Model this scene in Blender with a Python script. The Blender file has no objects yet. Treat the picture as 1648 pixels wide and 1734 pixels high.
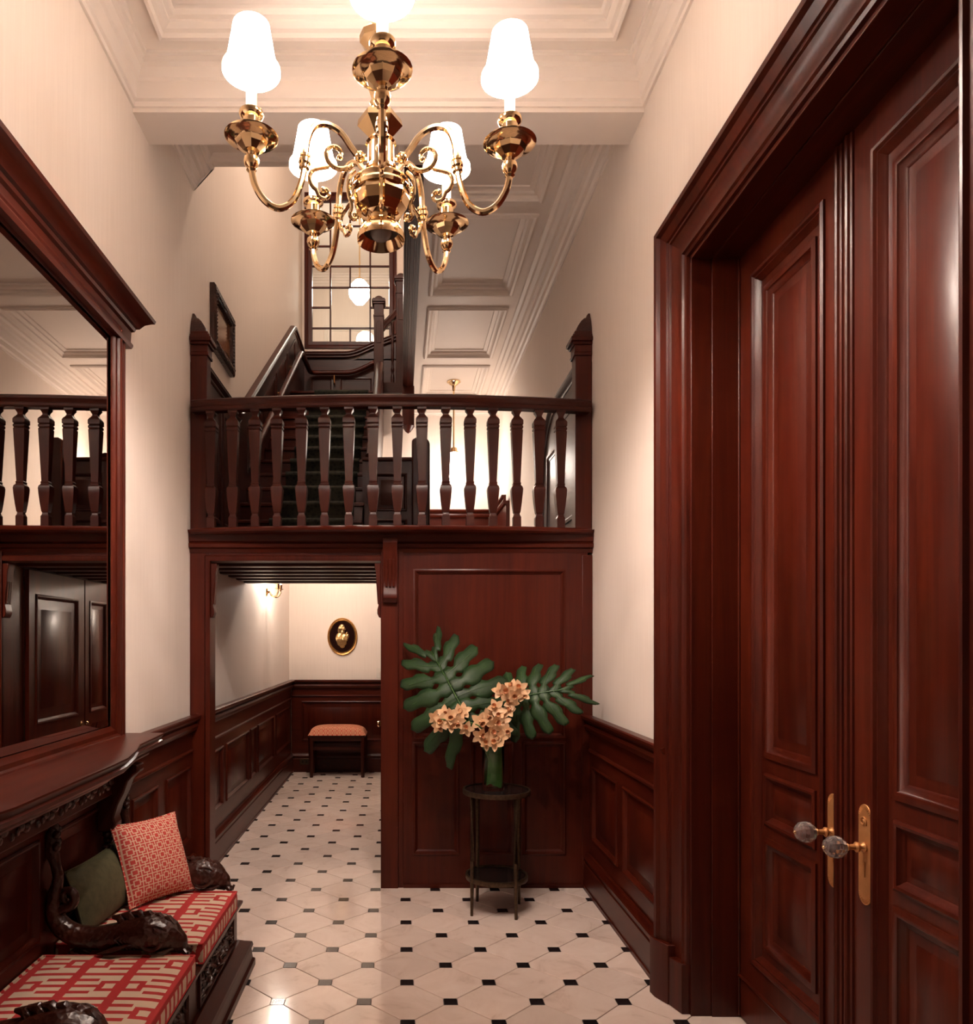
import bpy, bmesh, math, random
from mathutils import Vector, Matrix
random.seed(7)
PI = math.pi
scene = bpy.context.scene
C = scene.collection

# ------------------------------------------------------------------ camera, world, exposure
FPX, VPX, VPY, EYE = 1298.0, 679.0, 1085.0, 1.5      # focal length and principal point in photo pixels
cd = bpy.data.cameras.new('camera'); cam = bpy.data.objects.new('camera', cd); C.objects.link(cam)
cam.location = (0, 0, EYE); cam.rotation_euler = (PI/2, 0, 0)
cd.sensor_width = 36; cd.lens = 36*FPX/1734
cd.shift_x = (824-VPX)/1734; cd.shift_y = (VPY-867)/1734
cd.clip_start = 0.02
scene.camera = cam
w = bpy.data.worlds.new('world'); scene.world = w; w.use_nodes = True
w.node_tree.nodes['Background'].inputs[0].default_value = (1, .9, .8, 1)
w.node_tree.nodes['Background'].inputs[1].default_value = 0.02
scene.view_settings.view_transform = 'Standard'; scene.view_settings.look = 'None'
scene.view_settings.gamma = 1; scene.view_settings.use_curve_mapping = False
scene.view_settings.exposure = 0.86
SHADE_L = 9.4          # radiance of the lit chandelier shades

# ------------------------------------------------------------------ main measures (metres; x right, y into the hall, z up)
WL, WR = -1.284, 1.1655       # faces of the two side walls
YF = 4.67                     # panelled front below the gallery
YP = 8.81                     # end wall of the passage
YW = 9.98                     # stair window wall
LAND = 2.17                   # gallery floor
CEIL = 4.30
RC = 4.40                     # ceiling behind the beam
def at(px, py, y): return Vector(((px-VPX)*y/FPX, y, EYE+(VPY-py)*y/FPX))

# ------------------------------------------------------------------ materials
def nt(name):
    m = bpy.data.materials.new(name); m.use_nodes = True
    t = m.node_tree; b = t.nodes['Principled BSDF']
    return m, t, b
def N(t, kind, **kw):
    n = t.nodes.new(kind)
    for k, v in kw.items():
        if k in n.inputs: n.inputs[k].default_value = v
        else: setattr(n, k, v)
    return n
def ramp(t, fac, stops):
    r = t.nodes.new('ShaderNodeValToRGB'); e = r.color_ramp.elements
    while len(e) < len(stops): e.new(0.5)
    for el, (p, c) in zip(e, stops): el.position = p; el.color = (*c, 1)
    t.links.new(fac, r.inputs[0]); return r
def coords(t, scale, kind='Object', rot=(0,0,0)):
    tc = t.nodes.new('ShaderNodeTexCoord'); mp = t.nodes.new('ShaderNodeMapping')
    t.links.new(tc.outputs[kind], mp.inputs[0]); mp.inputs['Scale'].default_value = scale
    mp.inputs['Rotation'].default_value = rot
    return mp.outputs[0]
def wood(name, axis, c0, c1, c2, rough=.34, coat=.05):
    m, t, b = nt(name)
    s = [9, 9, 9]; s[axis] = .55
    v = coords(t, s)
    n1 = N(t, 'ShaderNodeTexNoise', Scale=1.3, Detail=7, Roughness=.6, Distortion=1.2); t.links.new(v, n1.inputs[0])
    s2 = [70, 70, 70]; s2[axis] = 2.2
    n2 = N(t, 'ShaderNodeTexNoise', Scale=1.5, Detail=4, Roughness=.6); t.links.new(coords(t, s2), n2.inputs[0])
    mx = N(t, 'ShaderNodeMath', operation='MULTIPLY_ADD'); t.links.new(n2.outputs[0], mx.inputs[0]); mx.inputs[1].default_value = .35
    t.links.new(n1.outputs[0], mx.inputs[2])
    r = ramp(t, mx.outputs[0], [(.45, c0), (.66, c1), (.9, c2)])
    t.links.new(r.outputs[0], b.inputs['Base Color'])
    b.inputs['Roughness'].default_value = rough
    b.inputs['Coat Weight'].default_value = coat; b.inputs['Coat Roughness'].default_value = .2; b.inputs['Specular IOR Level'].default_value = .22
    bp = N(t, 'ShaderNodeBump', Strength=.06, Distance=.002); t.links.new(n2.outputs[0], bp.inputs['Height'])
    t.links.new(bp.outputs[0], b.inputs['Normal'])
    return m
WC = ((.034,.0036,.0012), (.050,.0058,.0019), (.074,.0098,.0032))
WD = ((.022,.0036,.0018), (.036,.0058,.0028), (.052,.0092,.0042))
M = {}
for k, ax in (('x',0),('y',1),('z',2)):
    M['wood_'+k] = wood('mahogany_grain_'+k, ax, *WC)
    M['dark_'+k] = wood('dark_mahogany_grain_'+k, ax, *WD)
def plain(name, col, rough=.5, metal=0, **kw):
    m, t, b = nt(name); b.inputs['Base Color'].default_value = (*col, 1)
    b.inputs['Roughness'].default_value = rough; b.inputs['Metallic'].default_value = metal
    for k, v in kw.items(): b.inputs[k.replace('_', ' ')].default_value = v
    return m
def noisy(name, c0, c1, scale, rough=.5, bump=0, metal=0, detail=5, stretch=(1,1,1), bscale=None):
    m, t, b = nt(name)
    n = N(t, 'ShaderNodeTexNoise', Scale=scale, Detail=detail, Roughness=.6); t.links.new(coords(t, stretch), n.inputs[0])
    r = ramp(t, n.outputs[0], [(.3, c0), (.7, c1)]); t.links.new(r.outputs[0], b.inputs['Base Color'])
    b.inputs['Roughness'].default_value = rough; b.inputs['Metallic'].default_value = metal
    if bump:
        n2 = n
        if bscale:
            n2 = N(t, 'ShaderNodeTexNoise', Scale=bscale, Detail=3); t.links.new(coords(t, (1,1,1)), n2.inputs[0])
        bp = N(t, 'ShaderNodeBump', Strength=bump, Distance=.004); t.links.new(n2.outputs[0], bp.inputs['Height'])
        t.links.new(bp.outputs[0], b.inputs['Normal'])
    return m
M['wall'] = noisy('cream_wall_fabric', (.775,.665,.58), (.825,.715,.63), 3, .75, .05, stretch=(30,30,1))
M['plaster'] = noisy('painted_plaster', (.79,.69,.615), (.82,.72,.645), 2, .55)
M['plain_white'] = plain('ivory_paint', (.74,.66,.58), .5)
M['brass'] = noisy('polished_brass', (.80,.56,.30), (.86,.64,.38), 4, .11, metal=1)
M['brass_satin'] = noisy('satin_brass', (.50,.22,.075), (.60,.29,.11), 30, .45, metal=.65)
M['bronze'] = noisy('dark_bronze', (.05,.03,.018), (.11,.07,.04), 60, .38, .2, metal=.8)
M['mirror'] = plain('mirror_silver', (.86,.82,.78), .0, 1)
M['black_glass'] = plain('smoked_glass_top', (.012,.008,.007), .05, 0)
M['stone_black'] = noisy('black_marble', (.006,.005,.006), (.03,.022,.022), 14, .16)
M['grout'] = plain('grey_grout', (.085,.062,.05), .85)
M['candle'] = plain('ivory_candle_tube', (.85,.72,.55), .5, Emission_Color=(1,.74,.5,1), Emission_Strength=1.2)
M['gilt'] = noisy('gilded_wood', (.42,.20,.06), (.70,.40,.14), 25, .3, metal=.85)
M['gold'] = noisy('gilded_relief', (.50,.30,.11), (.80,.58,.30), 40, .30, .5, metal=.85)
M['velvet'] = plain('dark_brown_velvet', (.014,.004,.003), 1.0, Specular_IOR_Level=.05)
M['green_velvet'] = noisy('olive_velvet', (.050,.046,.018), (.085,.078,.034), 35, .8, .15, bscale=300)
M['leaf'] = noisy('deep_green_leaf', (.005,.021,.003), (.013,.045,.007), 8, .55)
M['vase_leaf'] = noisy('bright_rolled_leaf', (.02,.085,.012), (.05,.17,.03), 12, .4)
M['rib'] = plain('pale_leaf_rib', (.05,.12,.025), .45)
M['petal'] = noisy('apricot_petal', (.66,.36,.17), (.84,.58,.35), 26, .5)
M['lip'] = noisy('crimson_spotted_lip', (.35,.012,.012), (.85,.55,.25), 55, .45)
M['stem'] = plain('green_stem', (.09,.16,.04), .5)
M['dark_bulb'] = plain('unlit_frosted_bulb', (.18,.16,.15), .25)
M['soot'] = plain('dark_bronze_inside', (.02,.012,.008), .4, .6)  # near-black metal tone for the cup lining and socket slots
def emis(name, col, s, base=(.9,.85,.75)):
    return plain(name, base, .6, Emission_Color=(*col,1), Emission_Strength=s)
M['shade'] = emis('lit_silk_shade', (1,.94,.92), SHADE_L)
M['shade_trim'] = emis('shade_trim', (1,.80,.62), SHADE_L*.35)
M['globe4'] = emis('added_passage_glow', (1,.88,.77), 56)
M['globe'] = emis('lit_opal_glass', (1,.88,.78), 26)
M['globe2'] = emis('lit_opal_globe', (1,.93,.78), 30)
M['globe3'] = emis('lit_stair_globe', (1,.88,.77), 60)
M['bulb'] = emis('lit_bulb', (1,.87,.76), 260)
def glass(name, col=(1,1,1), rough=0, ior=1.47):
    return plain(name, col, rough, Transmission_Weight=1.0, IOR=ior)
M['vase_glass'] = glass('clear_vase_glass')
M['crystal'] = plain('cut_crystal', (1,.95,.92), .02, Transmission_Weight=.92, IOR=1.5)
def pane_mat():
    m = bpy.data.materials.new('window_glass'); m.use_nodes = True; t = m.node_tree; t.nodes.remove(t.nodes['Principled BSDF'])
    out = t.nodes['Material Output']; tr = t.nodes.new('ShaderNodeBsdfTransparent'); gl = N(t, 'ShaderNodeBsdfGlossy', Roughness=.0)
    fr = N(t, 'ShaderNodeFresnel', IOR=1.45); mx = t.nodes.new('ShaderNodeMixShader')
    t.links.new(fr.outputs[0], mx.inputs[0]); t.links.new(tr.outputs[0], mx.inputs[1]); t.links.new(gl.outputs[0], mx.inputs[2])
    t.links.new(mx.outputs[0], out.inputs[0]); return m
M['pane'] = pane_mat()
def marble():
    m, t, b = nt('cream_marble_tile')
    oi = t.nodes.new('ShaderNodeObjectInfo')
    va = N(t, 'ShaderNodeVectorMath', operation='MULTIPLY_ADD'); t.links.new(oi.outputs['Random'], va.inputs[0])
    va.inputs[1].default_value = (37, 53, 11); t.links.new(coords(t, (1,1,1)), va.inputs[2])
    n = N(t, 'ShaderNodeTexNoise', Scale=5, Detail=8, Roughness=.62, Distortion=1.6); t.links.new(va.outputs[0], n.inputs[0])
    r = ramp(t, n.outputs[0], [(.30, (.66,.50,.41)), (.42, (.78,.62,.53)), (.7, (.84,.69,.60))])
    hs = N(t, 'ShaderNodeHueSaturation'); mr = N(t, 'ShaderNodeMapRange'); t.links.new(oi.outputs['Random'], mr.inputs[0])
    mr.inputs[3].default_value = .90; mr.inputs[4].default_value = 1.05
    t.links.new(mr.outputs[0], hs.inputs['Value']); t.links.new(r.outputs[0], hs.inputs['Color'])
    t.links.new(hs.outputs[0], b.inputs['Base Color'])
    b.inputs['Roughness'].default_value = .10; b.inputs['Specular IOR Level'].default_value = .6
    return m
M['marble'] = marble()
# -- small node arithmetic for the woven patterns
class G:
    def __init__(s, t): s.t = t
    def m(s, op, a, b=None, c=None):
        n = s.t.nodes.new('ShaderNodeMath'); n.operation = op
        for i, q in enumerate((a, b, c)):
            if q is None: continue
            if isinstance(q, (int, float)): n.inputs[i].default_value = q
            else: s.t.links.new(q, n.inputs[i])
        return n.outputs[0]
    def tri(s, x, p):     # signed distance to the nearest multiple of p
        return s.m('SUBTRACT', s.m('MODULO', s.m('ADD', x, 100*p+p/2), p), p/2)
    def lt(s, a, b): return s.m('LESS_THAN', a, b)
    def gt(s, a, b): return s.m('GREATER_THAN', a, b)
    def AND(s, a, b): return s.m('MULTIPLY', a, b)
    def OR(s, a, b): return s.m('MAXIMUM', a, b)
    def ab(s, a): return s.m('ABSOLUTE', a)
def finish_fabric(m, t, b, mask, red, cream, bscale=900):
    mx = N(t, 'ShaderNodeMix', data_type='RGBA'); t.links.new(mask, mx.inputs['Factor'])
    mx.inputs[6].default_value = (*cream, 1); mx.inputs[7].default_value = (*red, 1)
    t.links.new(mx.outputs[2], b.inputs['Base Color']); b.inputs['Roughness'].default_value = .85
    n = N(t, 'ShaderNodeTexNoise', Scale=bscale, Detail=2); t.links.new(coords(t, (1,1,1)), n.inputs[0])
    bp = N(t, 'ShaderNodeBump', Strength=.25, Distance=.001); t.links.new(n.outputs[0], bp.inputs['Height'])
    t.links.new(bp.outputs[0], b.inputs['Normal'])
    return m
RED, CREAM = (.42,.022,.022), (.62,.46,.33)
def stripe_fabric():
    m, t, b = nt('red_striped_fret_fabric'); g = G(t)
    tc = t.nodes.new('ShaderNodeUVMap'); sp = t.nodes.new('ShaderNodeSeparateXYZ')
    t.links.new(tc.outputs[0], sp.inputs[0]); u, v = sp.outputs[0], sp.outputs[1]
    PU = .168
    band = g.lt(g.ab(g.tri(u, PU)), .0160)
    stripe = g.lt(g.ab(g.tri(v, .043)), .0095)
    # cells between two bands carry stripes; every second cell a linked fret of square rings at intervals of v
    du = g.tri(g.m('ADD', u, PU/2), PU)
    col = g.gt(g.tri(g.m('ADD', u, PU/2), 2*PU), 0)
    v2 = g.m('ADD', v, g.m('MULTIPLY', col, .172))
    dv = g.tri(v2, .344)
    fr = g.lt(g.ab(dv), .060)
    r1 = g.m('MAXIMUM', g.ab(g.m('SUBTRACT', g.ab(du), .046)), g.ab(dv))
    ring = g.AND(g.lt(r1, .036), g.gt(r1, .017))
    bar = g.AND(g.lt(g.ab(dv), .0095), g.lt(g.ab(du), .030))
    fret = g.OR(ring, bar)
    inner = g.OR(g.AND(fr, fret), g.AND(g.m('SUBTRACT', 1, fr), stripe))
    return finish_fabric(m, t, b, g.OR(band, inner), RED, CREAM)
M['stripe_fabric'] = stripe_fabric()
def lattice_fabric(name, cell, red, cream):
    m, t, b = nt(name); g = G(t)
    tc = t.nodes.new('ShaderNodeUVMap'); sp = t.nodes.new('ShaderNodeSeparateXYZ')
    t.links.new(tc.outputs[0], sp.inputs[0]); u, v = sp.outputs[0], sp.outputs[1]
    k = cell
    du, dv = g.tri(u, k), g.tri(v, k)
    mx = g.m('MAXIMUM', g.ab(du), g.ab(dv))
    ring = g.AND(g.lt(mx, .30*k), g.gt(mx, .20*k))
    eu, ev = g.ab(g.tri(g.m('ADD', u, k/2), k)), g.ab(g.tri(g.m('ADD', v, k/2), k))
    cross = g.OR(g.AND(g.lt(eu, .05*k), g.m('SUBTRACT', 1, g.lt(mx, .30*k))), g.AND(g.lt(ev, .05*k), g.m('SUBTRACT', 1, g.lt(mx, .30*k))))
    link = g.AND(g.OR(g.lt(g.ab(du), .05*k), g.lt(g.ab(dv), .05*k)), g.gt(mx, .28*k))
    cream_mask = g.OR(g.OR(ring, cross), link)
    return finish_fabric(m, t, b, g.m('SUBTRACT', 1, cream_mask), red, cream)
M['lattice'] = lattice_fabric('red_lattice_fabric', .042, (.50,.045,.035), (.66,.42,.29))
M['lattice2'] = lattice_fabric('coral_lattice_fabric', .050, (.52,.06,.035), (.66,.40,.22))
def carpet():
    m, t, b = nt('dark_green_carpet')
    vo = N(t, 'ShaderNodeTexVoronoi', Scale=34); t.links.new(coords(t, (1,1,1)), vo.inputs[0])
    r = ramp(t, vo.outputs['Distance'], [(.2, (.010,.010,.007)), (.6, (.036,.034,.020))]); t.links.new(r.outputs[0], b.inputs['Base Color'])
    b.inputs['Roughness'].default_value = .95
    n = N(t, 'ShaderNodeTexNoise', Scale=400); bp = N(t, 'ShaderNodeBump', Strength=.5, Distance=.004); t.links.new(coords(t,(1,1,1)), n.inputs[0])
    t.links.new(n.outputs[0], bp.inputs['Height']); t.links.new(bp.outputs[0], b.inputs['Normal'])
    return m
M['carpet'] = carpet()
def carved():
    m, t, b = nt('carved_dark_mahogany')
    vo = N(t, 'ShaderNodeTexVoronoi', Scale=60); t.links.new(coords(t, (1,1,1)), vo.inputs[0])
    n = N(t, 'ShaderNodeTexNoise', Scale=9, Detail=5); t.links.new(coords(t, (1,1,1)), n.inputs[0])
    r = ramp(t, n.outputs[0], [(.3, (.022,.0052,.003)), (.7, (.056,.0125,.0065))]); t.links.new(r.outputs[0], b.inputs['Base Color'])
    bp = N(t, 'ShaderNodeBump', Strength=.7, Distance=.005); t.links.new(vo.outputs['Distance'], bp.inputs['Height']); t.links.new(bp.outputs[0], b.inputs['Normal'])
    b.inputs['Roughness'].default_value = .28; b.inputs['Coat Weight'].default_value = .3; b.inputs['Coat Roughness'].default_value = .18
    return m
M['carved'] = carved()

# ------------------------------------------------------------------ mesh helpers
class MB:
    def __init__(s): s.v = []; s.f = []; s.flat = set()
    def add(s, verts, faces, flat=False):
        o = len(s.v); s.v += [tuple(p) for p in verts]
        for f in faces:
            if flat: s.flat.add(len(s.f))
            s.f.append([i+o for i in f])
        return s
    def box(s, x0, x1, y0, y1, z0, z1):
        return s.add([(x0,y0,z0),(x1,y0,z0),(x1,y1,z0),(x0,y1,z0),(x0,y0,z1),(x1,y0,z1),(x1,y1,z1),(x0,y1,z1)],
              [(0,3,2,1),(4,5,6,7),(0,1,5,4),(1,2,6,5),(2,3,7,6),(3,0,4,7)])
    def lathe(s, prof, seg=24, c=(0,0,0), rot=0, axis=None, flat=False, capb=True, capt=True):
        A = Matrix.Identity(3) if axis is None else Vector((0,0,1)).rotation_difference(Vector(axis)).to_matrix()
        vs = []; c = Vector(c)
        for r, z in prof:
            for k in range(seg):
                a = 2*PI*k/seg+rot
                vs.append(c + A @ Vector((r*math.cos(a), r*math.sin(a), z)))
        fs = []
        for i in range(len(prof)-1):
            for k in range(seg):
                k2 = (k+1) % seg
                fs.append((i*seg+k, i*seg+k2, (i+1)*seg+k2, (i+1)*seg+k))
        if capb and prof[0][0] > 1e-5: fs.append(tuple(range(seg))[::-1])
        if capt and prof[-1][0] > 1e-5: fs.append(tuple((len(prof)-1)*seg+k for k in range(seg)))
        return s.add(vs, fs, flat)
    def tube(s, pts, rad, seg=10, up=(0,0,1), cap=True, square=False, rot=0):
        pts = [Vector(p) for p in pts]; n = len(pts); vs = []; up = Vector(up)
        if not isinstance(rad, (list, tuple)): rad = [rad]*n
        for i, p in enumerate(pts):
            t = (pts[min(i+1, n-1)]-pts[max(i-1, 0)]).normalized()
            a = t.cross(up)
            if a.length < 1e-4: a = t.cross(Vector((0.3,1,0.2)))
            a.normalize(); b = a.cross(t).normalized()
            r = rad[i]; ra, rb = r if isinstance(r, (list, tuple)) else (r, r)
            for k in range(seg):
                th = 2*PI*k/seg+rot
                vs.append(p + a*ra*math.cos(th) + b*rb*math.sin(th))
        fs = []
        for i in range(n-1):
            for k in range(seg):
                k2 = (k+1) % seg
                fs.append((i*seg+k, i*seg+k2, (i+1)*seg+k2, (i+1)*seg+k))
        if cap: fs += [tuple(range(seg))[::-1], tuple((n-1)*seg+k for k in range(seg))]
        return s.add(vs, fs)
    def sweep(s, prof, path, n, closed=False, pclosed=False, cap=True):
        n = Vector(n); path = [Vector(p) for p in path]; L = len(path); vs = []
        for i in range(L):
            if closed: tp = path[i]-path[i-1]; tn = path[(i+1) % L]-path[i]
            else:
                tp = path[i]-path[max(i-1,0)]; tn = path[min(i+1,L-1)]-path[i]
                if i == 0: tp = tn
                if i == L-1: tn = tp
            s1 = n.cross(tp.normalized()); s2 = n.cross(tn.normalized())
            m = (s1+s2)/(1+max(s1.dot(s2), -.5))
            for a, b in prof: vs.append(path[i]+n*a+m*b)
        P = len(prof); fs = []
        for i in range(L if closed else L-1):
            j = (i+1) % L
            for k in range(P if pclosed else P-1):
                k2 = (k+1) % P
                fs.append((i*P+k, i*P+k2, j*P+k2, j*P+k))
        if not closed and cap: fs += [tuple(range(P)), tuple((L-1)*P+k for k in range(P))[::-1]]
        return s.add(vs, fs)
    def rings(s, F, rect, ins, cap=True):
        u0, u1, v0, v1 = rect; vs = []
        for b, wv in ins:
            vs += [F(u0+b, v0+b, wv), F(u1-b, v0+b, wv), F(u1-b, v1-b, wv), F(u0+b, v1-b, wv)]
        fs = []
        for i in range(len(ins)-1):
            for k in range(4):
                k2 = (k+1) % 4
                fs.append((i*4+k, i*4+k2, i*4+4+k2, i*4+4+k))
        if cap: fs.append(tuple((len(ins)-1)*4+k for k in range(4)))
        return s.add(vs, fs)
    def prism(s, pts, F, w0, w1):
        n = len(pts)
        vs = [F(u, v, w0) for u, v in pts]+[F(u, v, w1) for u, v in pts]
        return s.add(vs, [tuple(range(n))[::-1], tuple(range(n, 2*n))]+[(i, (i+1) % n, n+(i+1) % n, n+i) for i in range(n)])
    def ball(s, c, r, seg=14, ring=8, sc=(1,1,1)):
        o = len(s.v); s.lathe([(max(r*math.sin(PI*i/ring), 1e-6), -r*math.cos(PI*i/ring)) for i in range(ring+1)], seg, (0,0,0), capb=False, capt=False)
        for i in range(o, len(s.v)):
            x, y, z = s.v[i]; s.v[i] = (c[0]+x*sc[0], c[1]+y*sc[1], c[2]+z*sc[2])
        return s
    def build(s, name, mat, parent=None, ang=38, bevel=0, seg=2, uv=None):
        me = bpy.data.meshes.new(name); me.from_pydata(s.v, [], s.f); 
        bm = bmesh.new(); bm.from_mesh(me)
        bmesh.ops.recalc_face_normals(bm, faces=bm.faces)
        bm.to_mesh(me); bm.free()
        for p in me.polygons: p.use_smooth = True
        me.set_sharp_from_angle(angle=math.radians(ang))
        for i in s.flat: me.polygons[i].use_smooth = False
        if uv:
            ul = me.uv_layers.new(name='UVMap')
            for lp in me.loops: ul.data[lp.index].uv = uv(Vector(s.v[lp.vertex_index]))
        me.materials.append(M[mat] if isinstance(mat, str) else mat)
        o = bpy.data.objects.new(name, me); C.objects.link(o)
        if parent: o.parent = parent
        if bevel:
            md = o.modifiers.new('bevel', 'BEVEL'); md.width = bevel; md.segments = seg; md.limit_method = 'ANGLE'; md.angle_limit = math.radians(40)
        return o
def tag(o, label, cat, group=None, kind=None):
    o['label'] = label; o['category'] = cat
    if group: o['group'] = group
    if kind: o['kind'] = kind
    return o
def struct(o, label, cat): return tag(o, label, cat, kind='structure')
def thing(name, label, cat, loc=(0,0,0), rotz=0, group=None):
    o = bpy.data.objects.new(name, None); C.objects.link(o); o.empty_display_size = .1
    o.location = loc; o.rotation_euler = (0,0,rotz)
    return tag(o, label, cat, group)
def share(o, parent=None, loc=None, rot=None, scale=None):
    c = o.copy(); C.objects.link(c); c.parent = parent if parent else o.parent
    if loc is not None: c.location = loc
    if rot is not None: c.rotation_euler = rot
    if scale is not None: c.scale = scale
    return c
def copy_tree(o, parent=None):
    c = o.copy(); C.objects.link(c)
    c.parent = parent
    for ch in list(o.children): copy_tree(ch, c)
    return c
def smooth_path(pts, sub=6):
    P = [Vector(p) for p in pts]; out = []
    for i in range(len(P)-1):
        p0 = P[max(i-1,0)]; p1 = P[i]; p2 = P[i+1]; p3 = P[min(i+2,len(P)-1)]
        for k in range(sub):
            t = k/sub
            out.append(.5*((2*p1)+(-p0+p2)*t+(2*p0-5*p1+4*p2-p3)*t*t+(-p0+3*p1-3*p2+p3)*t**3))
    out.append(P[-1]); return out
def lerp_list(vals, sub=6):
    out = []
    for i in range(len(vals)-1):
        for k in range(sub):
            a, b = vals[i], vals[i+1]; t = k/sub; t = t*t*(3-2*t)
            out.append(tuple(x+(y-x)*t for x, y in zip(a, b)) if isinstance(a, tuple) else a+(b-a)*t)
    out.append(vals[-1]); return out
FL = lambda u, v, w: (WL+w, u, v)               # on the left wall: u along y, v up, w out
FR = lambda u, v, w: (WR-w, u, v)               # on the right wall
def FY(y): return lambda u, v, w: (u, y-w, v)   # facing the camera at depth y
def FXm(x): return lambda u, v, w: (x-w, u, v)  # facing -x at x
def panelwork(F, u0, u1, v0, v1, t, panels, parent, mat_f, mat_p, rec=.014, mould=.016, field=True, back=0.0, pname='panel', fname=None, proud=.010):
    """frame of stiles and rails with real sunk panels; every panel is a mesh of its own"""
    us = sorted({u0, u1, *[p[0] for p in panels], *[p[1] for p in panels]}); vs = sorted({v0, v1, *[p[2] for p in panels], *[p[3] for p in panels]})
    m = MB()
    inside = lambda u, v: any(p[0] < u < p[1] and p[2] < v < p[3] for p in panels)
    for i in range(len(us)-1):
        for j in range(len(vs)-1):
            if not inside((us[i]+us[i+1])/2, (vs[j]+vs[j+1])/2):
                m.add([F(us[i], vs[j], t), F(us[i+1], vs[j], t), F(us[i+1], vs[j+1], t), F(us[i], vs[j+1], t)], [(0,1,2,3)])
    m.rings(F, (u0,u1,v0,v1), [(0, back), (0, t)], cap=False)
    m.rings(F, (u0,u1,v0,v1), [(0, back)], cap=True)
    for p in panels: m.rings(F, p, [(0, t), (0, t-rec)], cap=False)
    fo = m.build(fname or 'frame', mat_f, parent)
    pp = parent or fo
    for p in panels:
        wd = min(p[1]-p[0], p[3]-p[2]); k = min(mould, wd*.12)
        ins = [(-k*.5, t), (-k*.5, t+proud*.6), (-k*.1, t+proud), (k*.3, t+proud*.8), (k*.45, t+proud*.2), (k*.9, t-rec*.3), (k*1.1, t-rec+.001)]
        if field: ins += [(k*1.1+wd*.10, t-rec+.001), (k*1.1+wd*.10+.004, t-rec+.004)]
        MB().rings(F, p, ins).build(pname, mat_p, pp)
    return fo
RAIL = [(0,0),(0,.018),(.008,.026),(.020,.030),(.030,.034),(.046,.030),(.052,.022),(.060,.022),(.066,.040),(.078,.050),(.092,.052),(.098,.044),(.098,0)]   # (up, out)
BASE = [(0,0),(0,.040),(.020,.040),(.022,.034),(.150,.032),(.156,.026),(.166,.026),(.172,.034),(.186,.034),(.198,.022),(.214,.016),(.214,0)]
# ================================================================== THE SETTING
# ---- floor: clipped square marble tiles set on the diagonal, black dots at the corners
fl = struct(MB().box(WL-.1, WR+.1, -2.6, YP+.05, -.06, -.006).build('floor', 'grout'), 'polished cream marble floor with small black corner dots', 'floor')
D, TX, TY, DOT, GAP = .3593, .027, 3.367, .0275, .0019
h = D/2
def tile_mesh(name, poly, mat):
    m = MB(); n = len(poly); ch = .0012
    vs = [(x, y, -.012) for x, y in poly]+[(x, y, -ch) for x, y in poly]+[(x*(1-ch/h*2), y*(1-ch/h*2), 0) for x, y in poly]
    m.add(vs, [tuple(range(2*n, 3*n))]+[(k*n+i, k*n+(i+1) % n, (k+1)*n+(i+1) % n, (k+1)*n+i) for k in (0, 1) for i in range(n)], flat=True)
    return m.build(name, mat, fl)
q = h-DOT-GAP*1.2; e = DOT-GAP*.2
oct_ = [(-q-.0, -e), (-e, -q), (e, -q), (q, -e), (q, e), (e, q), (-e, q), (-q, e)]
# clipped diamond: corners at left, right, front and back cut flat by the dots
dia = [(-q, -e), (-e, -q), (e, -q), (q, -e), (q, e), (e, q), (-e, q), (-q, e)]
t0 = tile_mesh('tile', dia, 'marble'); d0 = tile_mesh('corner_dot', [(-DOT,-DOT),(DOT,-DOT),(DOT,DOT),(-DOT,DOT)], 'stone_black')
firstt = firstd = True
for j in range(-10, 40):
    y = TY+j*h
    if y < 1.2 or y > YP-.02: continue
    for i in range(-10, 11):
        xt = TX+i*D+(0 if j % 2 else h)       # tile centres sit half a cell from the dots
        xd = TX+i*D+(h if j % 2 else 0)
        for x, kind in ((xt, 't'), (xd, 'd')):
            if y < YF+.14: ok = WL-.05 < x < WR+.14
            else: ok = WL-.05 < x < .05
            if x < -.95 and y < 3.3: ok = False
            if not ok: continue
            if kind == 't':
                if firstt: t0.location = (x, y, 0); firstt = False
                else: share(t0, fl, (x, y, 0))
            else:
                if firstd: d0.location = (x, y, 0); firstd = False
                else: share(d0, fl, (x, y, 0))

# ---- walls
struct(MB().box(WL-.12, WL, -2.6, YW+.1, 0, 8.0).build('wall_left', 'wall'), 'cream wall on the left of the hall, running up the stairs', 'wall')
DY0, DY1, DH = 1.58, 3.076, 3.04       # doorway in the right wall
m = MB(); m.box(WR, WR+.24, -2.6, DY0, 0, 8.0); m.box(WR, WR+.24, DY1, YW+.1, 0, 8.0); m.box(WR, WR+.24, DY0, DY1, DH, 8.0)
struct(m.build('wall_right', 'wall'), 'cream wall on the right with the tall doorway', 'wall')
struct(MB().box(WL-.12, WR+.24, -2.7, -2.6, 0, 4.5).build('wall_back', 'wall'), 'cream wall behind the viewer', 'wall')
struct(MB().box(WL, -.1, YP, YP+.1, 0, 4.2).build('wall_passage_end', 'wall'), 'cream end wall of the passage under the stairs', 'wall')
struct(MB().box(-.22, WR, 9.2, 9.3, 2.0, 4.5).build('wall_gallery_end', 'wall'), 'cream end wall seen behind the gallery', 'wall')
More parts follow.
